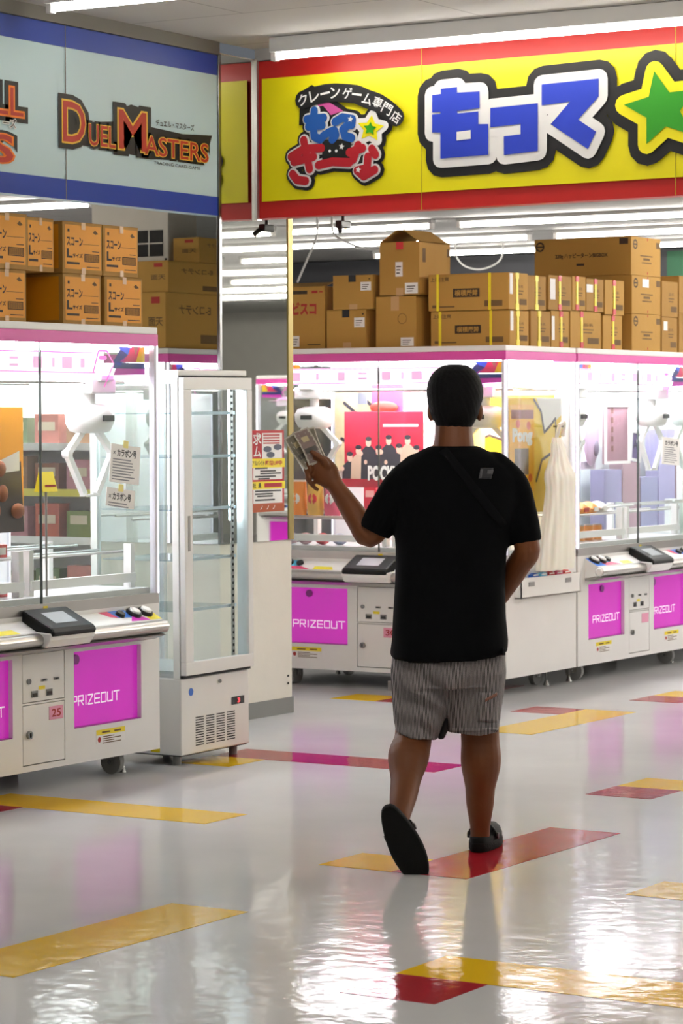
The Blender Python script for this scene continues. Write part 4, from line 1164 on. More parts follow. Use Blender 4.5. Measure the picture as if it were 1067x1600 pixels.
# ------------------------------------------------------------------ display fridge
fg = thing('display_fridge', 'narrow white glass display fridge standing beside the mirrored pillar', 'fridge', (-7.14, 10.46, 0), math.pi / 2)
fg.rotation_euler = (0, math.radians(-0.35), math.pi / 2)
W2, FD = 0.278, 0.50
MB().box(-W2, W2, 0.0, FD, 0.05, 0.40).build('base_cabinet', M_WHITE, fg, bevel=0.006)
MB().box(-W2 + 0.01, W2 - 0.01, 0.01, FD - 0.01, 0.045, 0.052).build('base_pan', M_DARK, fg)
for a in (-1, 1):
    for y_ in (0.06, FD - 0.06):
        MB().cyl((a * (W2 - 0.05), y_, 0), (a * (W2 - 0.05), y_, 0.05), 0.02, 12).build('foot', M_TYRE, fg)
mb = MB()
for c in range(4):
    for r in range(12):
        mb.box(-0.165 + c * 0.085, -0.10 + c * 0.085, -0.0015, 0.002, 0.085 + r * 0.0115, 0.0895 + r * 0.0115)
mb.build('vent_slots', M_DARK, fg)
ds = MB().box(0.13, 0.232, -0.003, 0.002, 0.245, 0.28).build('temperature_display', M_BLACK, fg)
lettering('3', FF, (0.175, 0.252, 0.195, 0.273), 0.004, None, 0.02).build('digits', mat('red_led', '#ff4048', 0.5, emit=1.2), ds)
st_ = MB().cyl((-0.20, 0.001, 0.335), (-0.20, -0.0015, 0.335), 0.018, 18).build('blue_sticker', M_BLUE, fg)
MB().cyl((0.03, 0.0, 0.365), (0.03, -0.008, 0.365), 0.009, 12).build('lock', M_CHROME, fg)
MB().box(-W2 - 0.002, -W2 + 0.01, 0.12, 0.40, 0.24, 0.36).build('side_grille', M_GREY, fg)
slab(MB(), 0, 0, 0.05, 0.02, lambda u, v, d: (-W2 - d, 0.12 + u, 0.06 + v), 0, 0.001).build('side_label', M_YELLOW, fg)
# door
mb = MB()
fw = 0.042
mb.box(-W2, W2, -0.03, 0.0, 0.415, 0.415 + 0.06).box(-W2, W2, -0.03, 0.0, 1.765 - 0.055, 1.765).box(-W2, -W2 + 0.062, -0.03, 0.0, 0.475, 1.71).box(W2 - fw, W2, -0.03, 0.0, 0.475, 1.71)
dr = mb.build('door_frame', M_WHITE, fg, bevel=0.003)
MB().box(-W2 + 0.06, W2 - fw + 0.002, -0.02, -0.014, 0.473, 1.712).build('door_pane', M_GLASS, dr)
MB().box(-W2 + 0.024, -W2 + 0.04, -0.032, -0.029, 0.98, 1.14).build('handle_recess', M_GREY, dr)
for g0, g1 in ((0.402, 0.413), (1.766, 1.772)):
    MB().box(-W2 + 0.004, W2 - 0.004, -0.012, 0.006, g0, g1).build('door_gap', M_DARK, fg)
# carcass: posts, top, panes
for a in (-1, 1):
    for y_ in (0.006, FD - 0.035):
        MB().box(min(a * W2, a * (W2 - 0.03)), max(a * W2, a * (W2 - 0.03)), y_, y_ + 0.035, 0.40, 1.765).build('post', M_WHITE, fg)
    MB().box(min(a * (W2 - 0.01), a * (W2 - 0.015)), max(a * (W2 - 0.01), a * (W2 - 0.015)), 0.04, FD - 0.035, 0.42, 1.75).build('side_pane', M_GLASS, fg)
MB().box(-W2 + 0.03, W2 - 0.03, FD - 0.02, FD - 0.014, 0.42, 1.75).build('back_pane', M_GLASS, fg)
MB().box(-W2, W2, 0.0, FD, 1.772, 1.80).build('top_cap', M_WHITE, fg, bevel=0.004)
MB().box(-W2 + 0.03, W2 - 0.03, 0.03, FD - 0.03, 0.40, 0.43).build('inner_floor', mat('fridge_floor', '#cfd3d4', 0.3), fg)
M_SHELF = glass_mat('shelf_glass', (0.80, 0.88, 0.92), 0.2)
for z_ in (0.70, 0.93, 1.16, 1.40, 1.60):
    sh = MB().box(-W2 + 0.035, W2 - 0.035, 0.05, FD - 0.04, z_, z_ + 0.006).build('shelf', M_SHELF, fg)
    MB().box(-W2 + 0.035, W2 - 0.035, 0.044, 0.05, z_ - 0.004, z_ + 0.01).build('shelf_edge', mat('shelf_edge', '#cfe3ee', 0.2), sh)
for a in (-1, 1):
    rp = MB().box(a * 0.195 - 0.012, a * 0.195 + 0.012, 0.030, 0.034, 0.44, 1.74).build('shelf_upright', M_ALU, fg)
    mb = MB()
    for k in range(44):
        mb.box(a * 0.195 - 0.006, a * 0.195 + 0.006, 0.028, 0.0301, 0.455 + k * 0.029, 0.467 + k * 0.029)
    mb.build('slots', M_DARK, rp)
MB().box(W2 - 0.07, W2 - 0.05, 0.045, 0.06, 1.10, 1.74).build('light_strip', mat('fridge_light', '#ffffff', 0.4, emit=10.0, emit_color='#dff2ff', var=0.0), fg)
MB().box(-W2 + 0.04, W2 - 0.04, 0.05, 0.40, 1.745, 1.76).build('top_light', mat('fridge_light2', '#ffffff', 0.4, emit=9.0, emit_color='#eef6ff', var=0.0), fg)

# ------------------------------------------------------------------ cardboard boxes
def carton(label, x0, x1, y0, y1, z0, z1, group, m=None, name='cardboard_box'):
    """box thing with its origin at the bottom of the near right edge; returns root and frames"""
    t = thing(name, label, 'box', (x1, y0, z0), 0, group)
    w, dpt, h = x1 - x0, y1 - y0, z1 - z0
    m = m or M_CARD
    b = MB().box(-w, 0, 0, dpt, 0, h - 0.002).build('body', m, t, bevel=0.003)
    # two top flaps meeting over a slit
    MB().box(-w, 0, 0, dpt / 2 - 0.001, h - 0.002, h).build('flap', m, t)
    MB().box(-w, 0, dpt / 2 + 0.001, dpt, h - 0.002, h).build('flap', m, t)
    front = lambda u, v, d: (-w + u, -d, v)             # u from the left of the -y face
    right = lambda u, v, d: (d, u, v)                   # u from the near edge of the +x face
    return t, front, right, w, dpt, h

def P_(t, fr_, m, name, rects, d=0.001):
    mb = MB()
    for r in rects:
        rect(mb, *r, fr_, d)
    return mb.build(name, m, t)

def L_(t, fr_, m, body, box, off=0.01, d=0.0014):
    return lettering(body, fr_, box, d, None, off).build('lettering', m, t)

def note(t, fr_, u, v, w, h):
    l = slab(MB(), u, v, u + w, v + h, fr_, 0.0, 0.0012).build('label', M_PAPER, t)
    mb = MB()
    for k in range(3):
        rect(mb, u + 0.15 * w, v + h * (0.2 + 0.22 * k), u + w * (0.6 + 0.1 * k), v + h * (0.28 + 0.22 * k), fr_, 0.0016)
    mb.build('label_print', M_INK, l)

# --- snack cartons on the left machine: printed side towards +x
X_L = -7.25
def snack_box(label, y0, y1, z0, z1, x1=X_L, grp='orange snack cartons on the left machine'):
    t, f_, r_, w, L, h = carton(label, x1 - 0.36, x1, y0, y1, z0, z1, grp, M_CARD2, 'snack_carton')
    P_(t, r_, M_ORANGE_PRINT, 'orange_print', [(0.06 * L, 0.09 * h, 0.96 * L, 0.94 * h)], 0.0008)
    P_(t, f_, M_ORANGE_PRINT, 'orange_print', [(0.04 * w, 0.09 * h, 0.94 * w, 0.94 * h)], 0.0008)
    L_(t, r_, M_INK, 'スコーン', (0.10 * L, 0.54 * h, 0.50 * L, 0.70 * h), 0.035)
    L_(t, r_, M_INK, 'L', (0.11 * L, 0.31 * h, 0.23 * L, 0.47 * h), 0.04)
    L_(t, r_, M_INK, 'サイズ', (0.25 * L, 0.31 * h, 0.49 * L, 0.39 * h), 0.04)
    P_(t, r_, M_INK, 'ink_bars', [(0.54 * L, 0.24 * h, 0.92 * L, 0.255 * h), (0.54 * L, 0.38 * h, 0.92 * L, 0.395 * h), (0.54 * L, 0.24 * h, 0.555 * L, 0.395 * h), (0.905 * L, 0.24 * h, 0.92 * L, 0.395 * h), (0.10 * L, 0.18 * h, 0.42 * L, 0.225 * h), (0.50 * L, 0.575 * h, 0.92 * L, 0.582 * h), (0.74 * L, 0.44 * h, 0.92 * L, 0.455 * h), (0.60 * L, 0.135 * h, 0.92 * L, 0.15 * h), (0.12 * L, 0.80 * h, 0.17 * L, 0.86 * h)], 0.0013)
    P_(t, r_, M_INK2, 'barcode', [(0.555 * L + 0.022 * L * k, 0.26 * h, 0.555 * L + 0.022 * L * k + 0.014 * L, 0.375 * h) for k in range(16)], 0.0012)
    flat(MB(), [(0.76 * L, 0.82 * h), (0.82 * L, 0.87 * h), (0.90 * L, 0.80 * h), (0.82 * L, 0.78 * h)], r_, 0.0013).build('emblem', M_INK2, t)
    P_(t, r_, M_KRAFT_TAPE, 'tape', [(0.47 * L, 0.86 * h, 0.57 * L, 1.0 * h), (0.47 * L, 0.0, 0.57 * L, 0.12 * h)], 0.0018)
    return t
zb0, zb1, zb2 = 1.986, 2.208, 2.432
snack_box('orange printed snack carton, top right of the pile on the left machine', 9.758, 10.022, zb1, zb2)
snack_box('orange printed snack carton, second from the right in the upper row', 9.468, 9.752, zb1, zb2)
snack_box('orange printed snack carton, third from the right in the upper row', 9.228, 9.420, zb1, zb2 + 0.004, X_L - 0.01)
snack_box('orange printed snack carton cut by the left picture edge, upper row', 8.94, 9.222, zb1, zb2 + 0.012, X_L)
snack_box('orange printed snack carton, bottom right of the pile on the left machine', 9.768, 10.052, zb0, zb1 - 0.001)
snack_box('orange printed snack carton, second from the right in the lower row', 9.468, 9.742, zb0, zb1 - 0.001)
snack_box('orange printed snack carton pushed back in shadow in the lower row', 9.25, 9.44, zb0, zb1 - 0.001, X_L - 0.20)
snack_box('orange printed snack carton cut by the left picture edge, lower row', 8.94, 9.214, zb0, zb1 - 0.001)

# --- boxes reflected above the fridge
GR = 'brown cartons reflected in the pillar mirror'
for lab, xa, y0, y1, z0, z1 in (('large brown carton with red marks reflected above the fridge', -9.80, 9.72, 10.333, 1.986, 2.31), ('shallow brown carton reflected under the white cabinet', -10.5, 9.70, 10.305, 2.311, 2.495), ('darker brown carton beside the reflected white cabinet', -9.42, 9.60, 9.99, 2.496, 2.645)):
    t, f_, r_, w, L, h = carton(lab, xa, -9.235, y0, y1, z0, z1, GR, M_CARD)
    b_ = lambda u, v, d: (-u, L + d, v)                 # rear (+y) face
    P_(t, r_, M_INK2, 'ink_bars', [(0.1 * L, 0.1 * h, 0.42 * L, 0.26 * h)])
    L_(t, r_, M_INK2, 'E-コンテナ', (0.25 * L, 0.62 * h, 0.78 * L, 0.78 * h), 0.02)
    P_(t, b_, M_RED_INK, 'red_mark', [(0.04, 0.8 * h, 0.10, 0.92 * h)])
    L_(t, b_, M_INK2, '天面', (0.02, 0.4 * h, 0.12, 0.55 * h), 0.02)
# stack under the shallow carton's far end
t, f_, r_, w, L, h = carton('plain brown carton reflected behind the large one', -10.5, -9.81, 9.72, 10.30, 1.986, 2.31, GR, M_CARD)
# white cabinet with four dark panes, standing on the cartons
t = thing('small_cabinet', 'white cabinet with a dark four-pane window reflected above the cartons', 'cabinet', (-9.45, 9.70, 2.497))
M_CREAM = mat('cabinet_cream', '#dcd6cc', 0.5)
MB().box(-1.0, 0.0, 0.0, 0.30, 0, 0.48).build('body', M_CREAM, t, bevel=0.005)
w_ = MB().box(-0.23, -0.035, 0.30, 0.304, 0.045, 0.20).build('window', M_DARK, t)
MB().box(-0.137, -0.129, 0.304, 0.309, 0.045, 0.20).box(-0.23, -0.035, 0.304, 0.309, 0.118, 0.126).build('glazing_bar', M_CREAM, w_)
MB().box(-0.022, -0.008, 0.30, 0.305, 0.02, 0.032).build('latch', M_DARK, t)

# --- boxes on machine 30 (printed side towards -y)
G3 = 'brown cartons on machine 30'
Z0 = 1.986
def front_px(pl, pr, pt, Y):
    a = at(pl, pt, 'Y', Y); b = at(pr, pt, 'Y', Y)
    return a[0], b[0], (a[2] + b[2]) / 2
# red lettered carton by the gold trim, with a lifted flap
x0, x1, zt = front_px(440, 507, 448, 13.75)
t, f_, r_, w, L, h = carton('brown carton with red katakana next to the gold pillar trim', x0, x1, 13.75, 14.05, Z0, zt, G3)
L_(t, f_, M_RED_INK, 'ビスコ', (0.26 * w, 0.56 * h, 0.80 * w, 0.74 * h), 0.05)
P_(t, f_, M_INK, 'ink_bars', [(0.15 * w, 0.88 * h, 0.60 * w, 0.935 * h), (0.15 * w, 0.62 * h, 0.22 * w, 0.82 * h), (0.6 * w, 0.06 * h, 0.9 * w, 0.075 * h)])
P_(t, f_, M_RED_INK, 'red_marks', [(0.70 * w, 0.89 * h, 0.84 * w, 0.93 * h), (0.88 * w, 0.90 * h, 0.96 * w, 0.92 * h)])
note(t, f_, 0.24 * w, 0.04 * h, 0.17 * w, 0.17 * h)
MB().add([(-w, 0, h), (0, 0, h), (-0.02, 0.14, h + 0.03), (-w, 0.14, h + 0.03), (-w, 0.003, h - 0.003), (0, 0.003, h - 0.003), (-0.02, 0.143, h + 0.027), (-w, 0.143, h + 0.027)], [(0, 1, 2, 3), (7, 6, 5, 4), (0, 4, 5, 1), (1, 5, 6, 2), (2, 6, 7, 3), (3, 7, 4, 0)]).build('lifted_flap', M_CARD2, t)
def taped(lab, pl, pr, pt, Y, z0, dep):
    x0, x1, zt = front_px(pl, pr, pt, Y)
    t, f_, r_, w, L, h = carton(lab, x0, x1, Y, Y + dep, z0, zt, G3)
    P_(t, f_, M_DARK, 'black_tape', [(0.40 * w, 0.80 * h, 0.58 * w, 1.0 * h)], 0.0014)
    note(t, f_, 0.70 * w, 0.54 * h, 0.26 * w, 0.25 * h)
    P_(t, f_, M_INK, 'ink_mark', [(0.90 * w, 0.86 * h, 0.94 * w, 0.9 * h)])
    P_(t, f_, M_KRAFT_TAPE, 'tape', [(0.42 * w, 0.0, 0.62 * w, 0.15 * h)], 0.0012)
    return zt
zt = taped('small brown carton with black tape and label, lower of two', 510, 572, 484, 13.75, Z0, 0.22)
taped('small brown carton with black tape and label, upper of two', 520, 582, 430, 13.74, zt + 0.001, 0.22)
x0, x1, zt = front_px(587, 650, 463, 13.75)
t, f_, r_, w, L, h = carton('plain brown carton under the open-topped carton', x0, x1, 13.75, 14.08, Z0, zt, G3)
P_(t, f_, M_KRAFT_TAPE, 'tape', [(0.38 * w, 0.72 * h, 0.58 * w, 1.0 * h)], 0.0012)
note(t, f_, 0.62 * w, 0.02 * h, 0.32 * w, 0.17 * h)
MB_c = MB(); stroke(MB_c, [(0.66 * w + 0.03 * math.cos(a * 0.7), 0.56 * h + 0.03 * math.sin(a * 0.7)) for a in range(10)], 0.003, f_, 0.0012, 5); MB_c.build('round_mark', M_INK2, t)
x0, x1, z2 = front_px(593, 655, 378, 13.75)
t = thing('open_carton', 'large brown carton with open top flaps and a red tape mark', 'box', (x1, 13.75, zt + 0.001), 0, G3)
w, L, h = x1 - x0, 0.36, z2 - zt - 0.001
mb = MB().box(-w, 0, 0, 0.006, 0, h).box(-w, 0, L - 0.006, L, 0, h).box(-w, -w + 0.006, 0.006, L - 0.006, 0, h).box(-0.006, 0, 0.006, L - 0.006, 0, h).box(-w, 0, 0, L, 0, 0.006)
mb.build('body', M_CARD, t)
f_ = lambda u, v, d: (-w + u, -d, v); r_ = lambda u, v, d: (d, u, v)
def flap(pts):
    n = Vector((0, 0, 0.004))
    p = [Vector(q) for q in pts]
    MB().add(p + [q - n for q in p], [(0, 1, 2, 3), (7, 6, 5, 4), (0, 4, 5, 1), (1, 5, 6, 2), (2, 6, 7, 3), (3, 7, 4, 0)]).build('open_flap', M_CARD, t)
flap([(0, 0, h), (0, L, h), (-0.12, L - 0.02, h + 0.075), (-0.12, 0.02, h + 0.075)])
flap([(-w, L, h), (-w, 0, h), (-w + 0.11, 0.02, h + 0.075), (-w + 0.11, L - 0.02, h + 0.075)])
P_(t, f_, M_RED, 'red_tape', [(0.42 * w, 0.86 * h, 0.60 * w, h)], 0.0014)
note(t, f_, 0.40 * w, 0.36 * h, 0.18 * w, 0.27 * h)
note(t, f_, 0.64 * w, 0.04 * h, 0.32 * w, 0.20 * h)
P_(t, r_, M_INK2, 'ink_marks', [(0.1 * L, 0.62 * h, 0.2 * L, 0.88 * h), (0.9 * L, 0.75 * h, 0.98 * L, 0.9 * h)])
P_(t, f_, M_KRAFT_TAPE, 'tape', [(0.42 * w, 0.0, 0.60 * w, 0.15 * h)], 0.0012)

# --- long strapped cartons: kanji side to -y, strapped end to +x
def strap_end(t, r_, L, h, u, red=False):
    mb = MB(); slab(mb, u - 0.012, -0.001, u + 0.012, h + 0.001, r_, 0.0, 0.003); mb.build('strap', M_STRAP, t)
    mb = MB(); slab(mb, u - 0.02, 0.0, u + 0.02, 0.17 * h, r_, 0.0, 0.0036); slab(mb, u - 0.02, 0.84 * h, u + 0.02, h, r_, 0.0, 0.0036)
    mb.build('strap_clip', M_RED if red else M_STRAP, t)
def end_print(t, r_, L, h):
    L_(t, r_, M_INK2, '品名', (0.42 * L, 0.60 * h, 0.72 * L, 0.68 * h), 0.01)
    P_(t, r_, M_INK2, 'ink_bars', [(0.4 * L, 0.5 * h, 0.75 * L, 0.53 * h), (0.42 * L, 0.42 * h, 0.7 * L, 0.45 * h), (0.55 * L, 0.14 * h, 0.92 * L, 0.30 * h)], 0.0012)
XR = -7.40
for lab, xo, z0, z1 in (('long strapped carton with boxed kanji, lower one on machine 30', 0.0, Z0, 2.186), ('long strapped carton with boxed kanji, upper one on machine 30', -0.004, 2.190, 2.40)):
    t, f_, r_, w, L, h = carton(lab, -7.895 + xo * 4, -7.38 + xo, 13.78, 14.01, z0, z1, G3)
    L_(t, f_, M_CARD, '横積厳禁', (0.335 * w, 0.40 * h, 0.615 * w, 0.56 * h), 0.02, 0.0022)
    P_(t, f_, M_INK, 'kanji_frame', [(0.31 * w, 0.36 * h, 0.64 * w, 0.60 * h)], 0.0012)
    L_(t, f_, M_INK2, '上積注意', (0.03 * w, 0.80 * h, 0.26 * w, 0.92 * h), 0.02)
    P_(t, f_, M_INK2, 'ink_bars', [(0.70 * w, 0.10 * h, 0.92 * w, 0.26 * h), (0.05 * w, 0.08 * h, 0.10 * w, 0.16 * h), (0.14 * w, 0.09 * h, 0.33 * w, 0.13 * h)])
    for u in (0.12, 0.765):
        mb = MB(); slab(mb, u * w - 0.008, -0.001, u * w + 0.008, h + 0.001, f_, 0.0, 0.003); mb.build('strap', M_STRAP, t)
    P_(t, r_, M_PAPER, 'label', [(0.03 * L, 0.42 * h, 0.19 * L, 0.98 * h)], 0.0012)
    end_print(t, r_, L, h)
    strap_end(t, r_, L, h, 0.42 * L)

# --- row of strapped cartons with their ends towards +x
G4 = 'strapped cartons in two rows over the right-hand machines'
def row_box(lab, p0, p1, pt, pb, x1, strap=None, red=False, paper=None, zb=None):
    y0 = at(p0, 430, 'X', x1)[1]; y1 = at(p1, 430, 'X', x1)[1]
    pm = (p0 + p1) / 2
    z1 = at(pm, pt, 'X', x1)[2]
    z0 = zb if zb is not None else at(pm, pb, 'X', x1)[2]
    t, f_, r_, w, L, h = carton(lab, x1 - 0.5, x1, y0, y1, z0, z1, G4, M_CARD if random.random() < 0.6 else M_CARD2)
    end_print(t, r_, L, h)
    if strap: strap_end(t, r_, L, h, strap * L, red)
    if paper: P_(t, r_, M_PAPER, 'label', [(paper[0] * L, paper[1] * h, paper[2] * L, paper[3] * h)], 0.0018)
    return z1
zlo = {}
lows = [('strapped carton end with white strip, leftmost of the lower row', 829, 860, 486, XR, 0.42, False, None),
        ('strapped carton end with white strip and red clips, second of the lower row', 861, 889, 486, XR, 0.55, True, (0.02, 0.2, 0.18, 0.85)),
        ('strapped carton end with red clips, third of the lower row', 891, 939, 487, XR, 0.36, True, None),
        ('strapped carton end with red clips, rightmost of the lower row', 942, 972, 493, XR, 0.52, True, None)]
for lab, a, b, pt, x1, s, rd, pp in lows:
    zlo[a] = row_box(lab, a, b, pt, 0, x1, s, rd, pp, zb=Z0)
ups = [('strapped carton end with yellow clips, leftmost of the upper row', 823, 853, 431, XR, 0.5, False, None, 829),
       ('strapped carton end with tall white label, second of the upper row', 857, 893, 431, XR, 0.48, True, (0.06, 0.3, 0.28, 0.9), 861),
       ('strapped carton end in the middle of the upper row', 894, 915, 432, XR, 0.35, True, None, 891),
       ('strapped carton end with square white label in the upper row', 916, 943, 436, XR, 0.52, True, (0.0, 0.58, 0.36, 0.82), 891),
       ('strapped carton end with red clips, rightmost of the upper row', 945, 975, 438, XR, 0.48, True, None, 942)]
for lab, a, b, pt, x1, s, rd, pp, under in ups:
    row_box(lab, a, b, pt, 0, x1, s, rd, pp, zb=zlo[under] + 0.004)
# stack of wide cartons at the right
def wide(lab, p0, p1, z0, z1, x0, text=False, paper=False):
    y0 = at(p0, 430, 'X', XR + 0.02)[1]; y1 = at(p1, 430, 'X', XR + 0.02)[1]
    t, f_, r_, w, L, h = carton(lab, x0, XR + 0.02, y0, y1, z0, z1, 'wide cartons at the right')
    mb = MB()
    for fr_, u, wd in ((r_, 0.13, L), (f_, 0.06, w)):
        c = (u * wd, 0.80 * h)
        stroke(mb, [(c[0] + 0.026 * math.cos(a * math.pi / 6), c[1] + 0.026 * math.sin(a * math.pi / 6)) for a in range(13)], 0.010, fr_, 0.0014, 6)
        stroke(mb, [(c[0] - 0.02, c[1]), (c[0] + 0.02, c[1])], 0.009, fr_, 0.0014, 6)
    mb.build('round_mark', M_INK, t)
    P_(t, r_, M_INK2, 'ink_bars', [(0.84 * L, 0.74 * h, 0.98 * L, 0.9 * h), (0.3 * L, 0.50 * h, 0.72 * L, 0.53 * h), (0.4 * L, 0.40 * h, 0.62 * L, 0.46 * h), (0.35 * L, 0.32 * h, 0.68 * L, 0.35 * h)], 0.0013)
    P_(t, r_, M_RED_INK, 'staple', [(0.53 * L, 0.04 * h, 0.56 * L, 0.10 * h), (0.53 * L, 0.92 * h, 0.56 * L, 0.98 * h)], 0.0013)
    if text:
        L_(t, f_, M_INK, '220g ハッピーターンBIGBOX', (0.22 * w, 0.46 * h, 0.76 * w, 0.60 * h), 0.03)
        P_(t, f_, M_INK, 'ink_bars', [(0.44 * w, 0.27 * h, 0.52 * w, 0.33 * h), (0.88 * w, 0.80 * h, 0.97 * w, 0.96 * h)])
    if paper:
        P_(t, r_, M_PAPER, 'label', [(0.36 * L, 0.70 * h, 0.58 * L, 0.92 * h)], 0.0018)
wide('wide carton with a round mark, bottom of the right-hand stack', 987, 1032, Z0, 2.215, -7.9)
wide('wide carton with a white label, middle of the right-hand stack', 987, 1032, 2.216, 2.452, -7.9, paper=True)
wide('long carton with katakana print lying on top of the right-hand stack', 986, 1032, 2.453, 2.690, -8.05, text=True)
zl_ = row_box('shorter carton with a white tag, lower one right of the stack', 1034, 1058, 496, 0, XR, paper=(0.1, 0.62, 0.35, 0.88), zb=Z0)
row_box('shorter carton, upper one right of the stack', 1034, 1059, 440, 0, XR, zb=zl_ + 0.002)
zl_ = row_box('shadowed carton cut by the right picture edge, lower', 1061, 1085, 490, 0, XR - 0.05, zb=Z0)
row_box('shadowed carton cut by the right picture edge, upper', 1061, 1085, 432, 0, XR - 0.05, zb=zl_ + 0.002)

# green wall panel and a hanging cable in the far shop
p0 = at(1038, 392, 'Y', 21.1); p1 = at(1120, 445, 'Y', 21.1)
t = thing('green_wall_panel', 'dark green panel on the far partition at the right edge', 'panel', (p0[0], 21.18, p1[2]))
MB().box(0, 1.6, -0.03, 0, 0, p0[2] - p1[2]).build('board', mat('panel_green', '#1d5a3a', 0.6), t)
MB().box(0, 1.6, -0.035, -0.03, 0, 0.02).build('frame', M_GREY, t)
def cable(lab, pts_px, Y):
    pts = [at(a, b, 'Y', Y) for a, b in pts_px]
    pts = [np.array([pts[0][0], Y, 2.998])] + pts if lab[0] != 't' else [np.array([pts[0][0], Y, 2.998])] + pts + [np.array([pts[-1][0], Y, 2.998])]
    o = pts[0]
    mb = MB().limb([tuple(p - o) for p in pts], [0.008] * len(pts), 6, 6)
    ob = mb.build('cable', mat('white_cable', '#b9b9b6', 0.5), None)
    ob.location = tuple(o)
    tag(ob, lab, 'cable')
cable('pale cable drooping from the ceiling beside the open carton', [(520, 362), (540, 378), (570, 388), (592, 390)], 16.0)
cable('straight pale cable running down to the carton by the gold trim', [(495, 368), (480, 405), (465, 440)], 16.2)
cable('thin cable looping under the far tube lights', [(712, 398), (725, 415), (750, 421), (775, 412), (785, 398)], 19.5)
# small camera-like bracket under the yellow sign
p = at(536, 345, 'Y', 12.5)
t = thing('ceiling_camera', 'small black camera hanging under the yellow sign', 'camera', (p[0], 12.5, p[2] - 0.06))
MB().box(-0.02, 0.02, -0.05, 0.05, 0.02, 0.06).build('camera_body', M_BLACK, t, bevel=0.006)
MB().cyl((0, 0, 0.06), (0, 0, 2.99 - p[2] + 0.06), 0.01, 8).build('stalk', M_BLACK, t)
MB().cyl((0.01, -0.05, 0.03), (0.03, -0.08, 0.0), 0.014, 10).build('lens', M_DARK, t)

# ------------------------------------------------------------------ the walking person
D0 = 9.85
FH = np.array([-math.sin(YAW), math.cos(YAW), 0.0]); RH = np.array([math.cos(YAW), math.sin(YAW), 0.0])
def ray_at_depth(px, py, depth):
    d = AX_R * (px - 533.5) / F_PX + AX_D * (py - 800.0) / F_PX + AX_F
    return np.array([0, 0, CAM_H]) + d * (depth / d.dot(FH))
root_w = ray_at_depth(700, 1330, D0)
person = thing('person', 'person in black t-shirt and striped grey shorts walking away, holding up banknotes', 'person', (root_w[0], root_w[1], 0), YAW)
def P(px, py, y=0.0):
    """body-frame point (right, away, up) seen at a photo pixel, y metres beyond the hips"""
    w = ray_at_depth(px, py, D0 + y) - np.array([root_w[0], root_w[1], 0])
    return Vector((w.dot(RH), w.dot(FH), w[2]))

M_SKIN = mat('warm_brown_skin', '#74401c', 0.55, var=0.08, scale=20, bump=0.05, bump_scale=120)
M_HAIR = mat('black_hair', '#070608', 0.75, spec=0.2, bump=0.3, bump_scale=200)
M_SHIRT = mat('black_jersey', '#07080b', 0.95, spec=0.15, var=0.15, scale=40, bump=0.08, bump_scale=300)

# body: one continuous surface
b = MB()
c = P(711, 640, 0.02)
b.ell((c.x, 0.025, 1.655), (0.083, 0.102, 0.112), 24, 16)              # skull
b.ell((c.x, 0.075, 1.59), (0.062, 0.062, 0.085), 20, 12)               # jaw and face
b.ell((c.x, 0.128, 1.60), (0.016, 0.022, 0.026), 10, 8)                # nose
b.ell((c.x, 0.112, 1.555), (0.03, 0.02, 0.012), 12, 8)                 # lips
for s in (-1, 1):
    b.ell((c.x + s * 0.087, 0.012, 1.600), (0.014, 0.022, 0.034), 10, 10)   # ears
    b.ell((c.x + s * 0.034, 0.108, 1.648), (0.026, 0.016, 0.010), 10, 6)    # brows
n0 = P(709, 676, 0.0); n1 = P(709, 712, -0.01)
b.limb([(n0.x, 0.02, n0.z + 0.04), (n0.x, 0.005, n0.z), (n1.x, -0.01, n1.z), (n1.x, -0.01, n1.z - 0.06)], [(0.066, 0.068), (0.068, 0.07), (0.078, 0.075), (0.09, 0.08)], 18, 4, up=(1, 0, 0))
cx = P(704, 850).x
b.limb([(cx, 0, 1.40), (cx, 0, 1.28), (cx, 0.01, 1.10), (cx, 0.01, 0.95), (cx, 0, 0.82), (cx, 0, 0.76)], [(0.15, 0.09), (0.18, 0.115), (0.175, 0.125), (0.17, 0.12), (0.175, 0.125), (0.15, 0.11)], 24, 4, up=(1, 0, 0))
# left arm, raised
sL, eL, wL = P(640, 768, 0.0), P(577, 838, 0.01), P(522, 756, 0.12)
b.limb([sL, (sL + eL) / 2, eL, eL.lerp(wL, 0.35), wL], [0.046, 0.042, 0.043, 0.044, 0.031], 14, 4)
# right arm, bent in front of the body
sR, eR, wR = P(796, 772, 0.0), P(824, 858, -0.02), P(782, 932, 0.14)
b.limb([sR, (sR + eR) / 2, eR, eR.lerp(wR, 0.35), wR], [0.050, 0.049, 0.047, 0.045, 0.032], 14, 4)
# legs
hL, kL, aL = P(655, 1020, 0.0), P(646, 1150, 0.03), P(624, 1278, -0.31)
b.limb([hL, hL.lerp(kL, 0.5), kL, kL.lerp(aL, 0.25) + Vector((-0.006, -0.018, 0)), kL.lerp(aL, 0.62), aL], [0.085, 0.08, 0.068, 0.074, 0.052, 0.037], 18, 5)
hR, kR, aR = P(745, 1020, 0.0), P(750, 1150, 0.06), P(750, 1298, 0.125)
b.limb([hR, hR.lerp(kR, 0.5), kR, kR.lerp(aR, 0.25) + Vector((0.002, -0.02, 0)), kR.lerp(aR, 0.62), aR, aR + Vector((0, 0, -0.03))], [0.085, 0.08, 0.070, 0.074, 0.053, 0.036, 0.036], 18, 5)
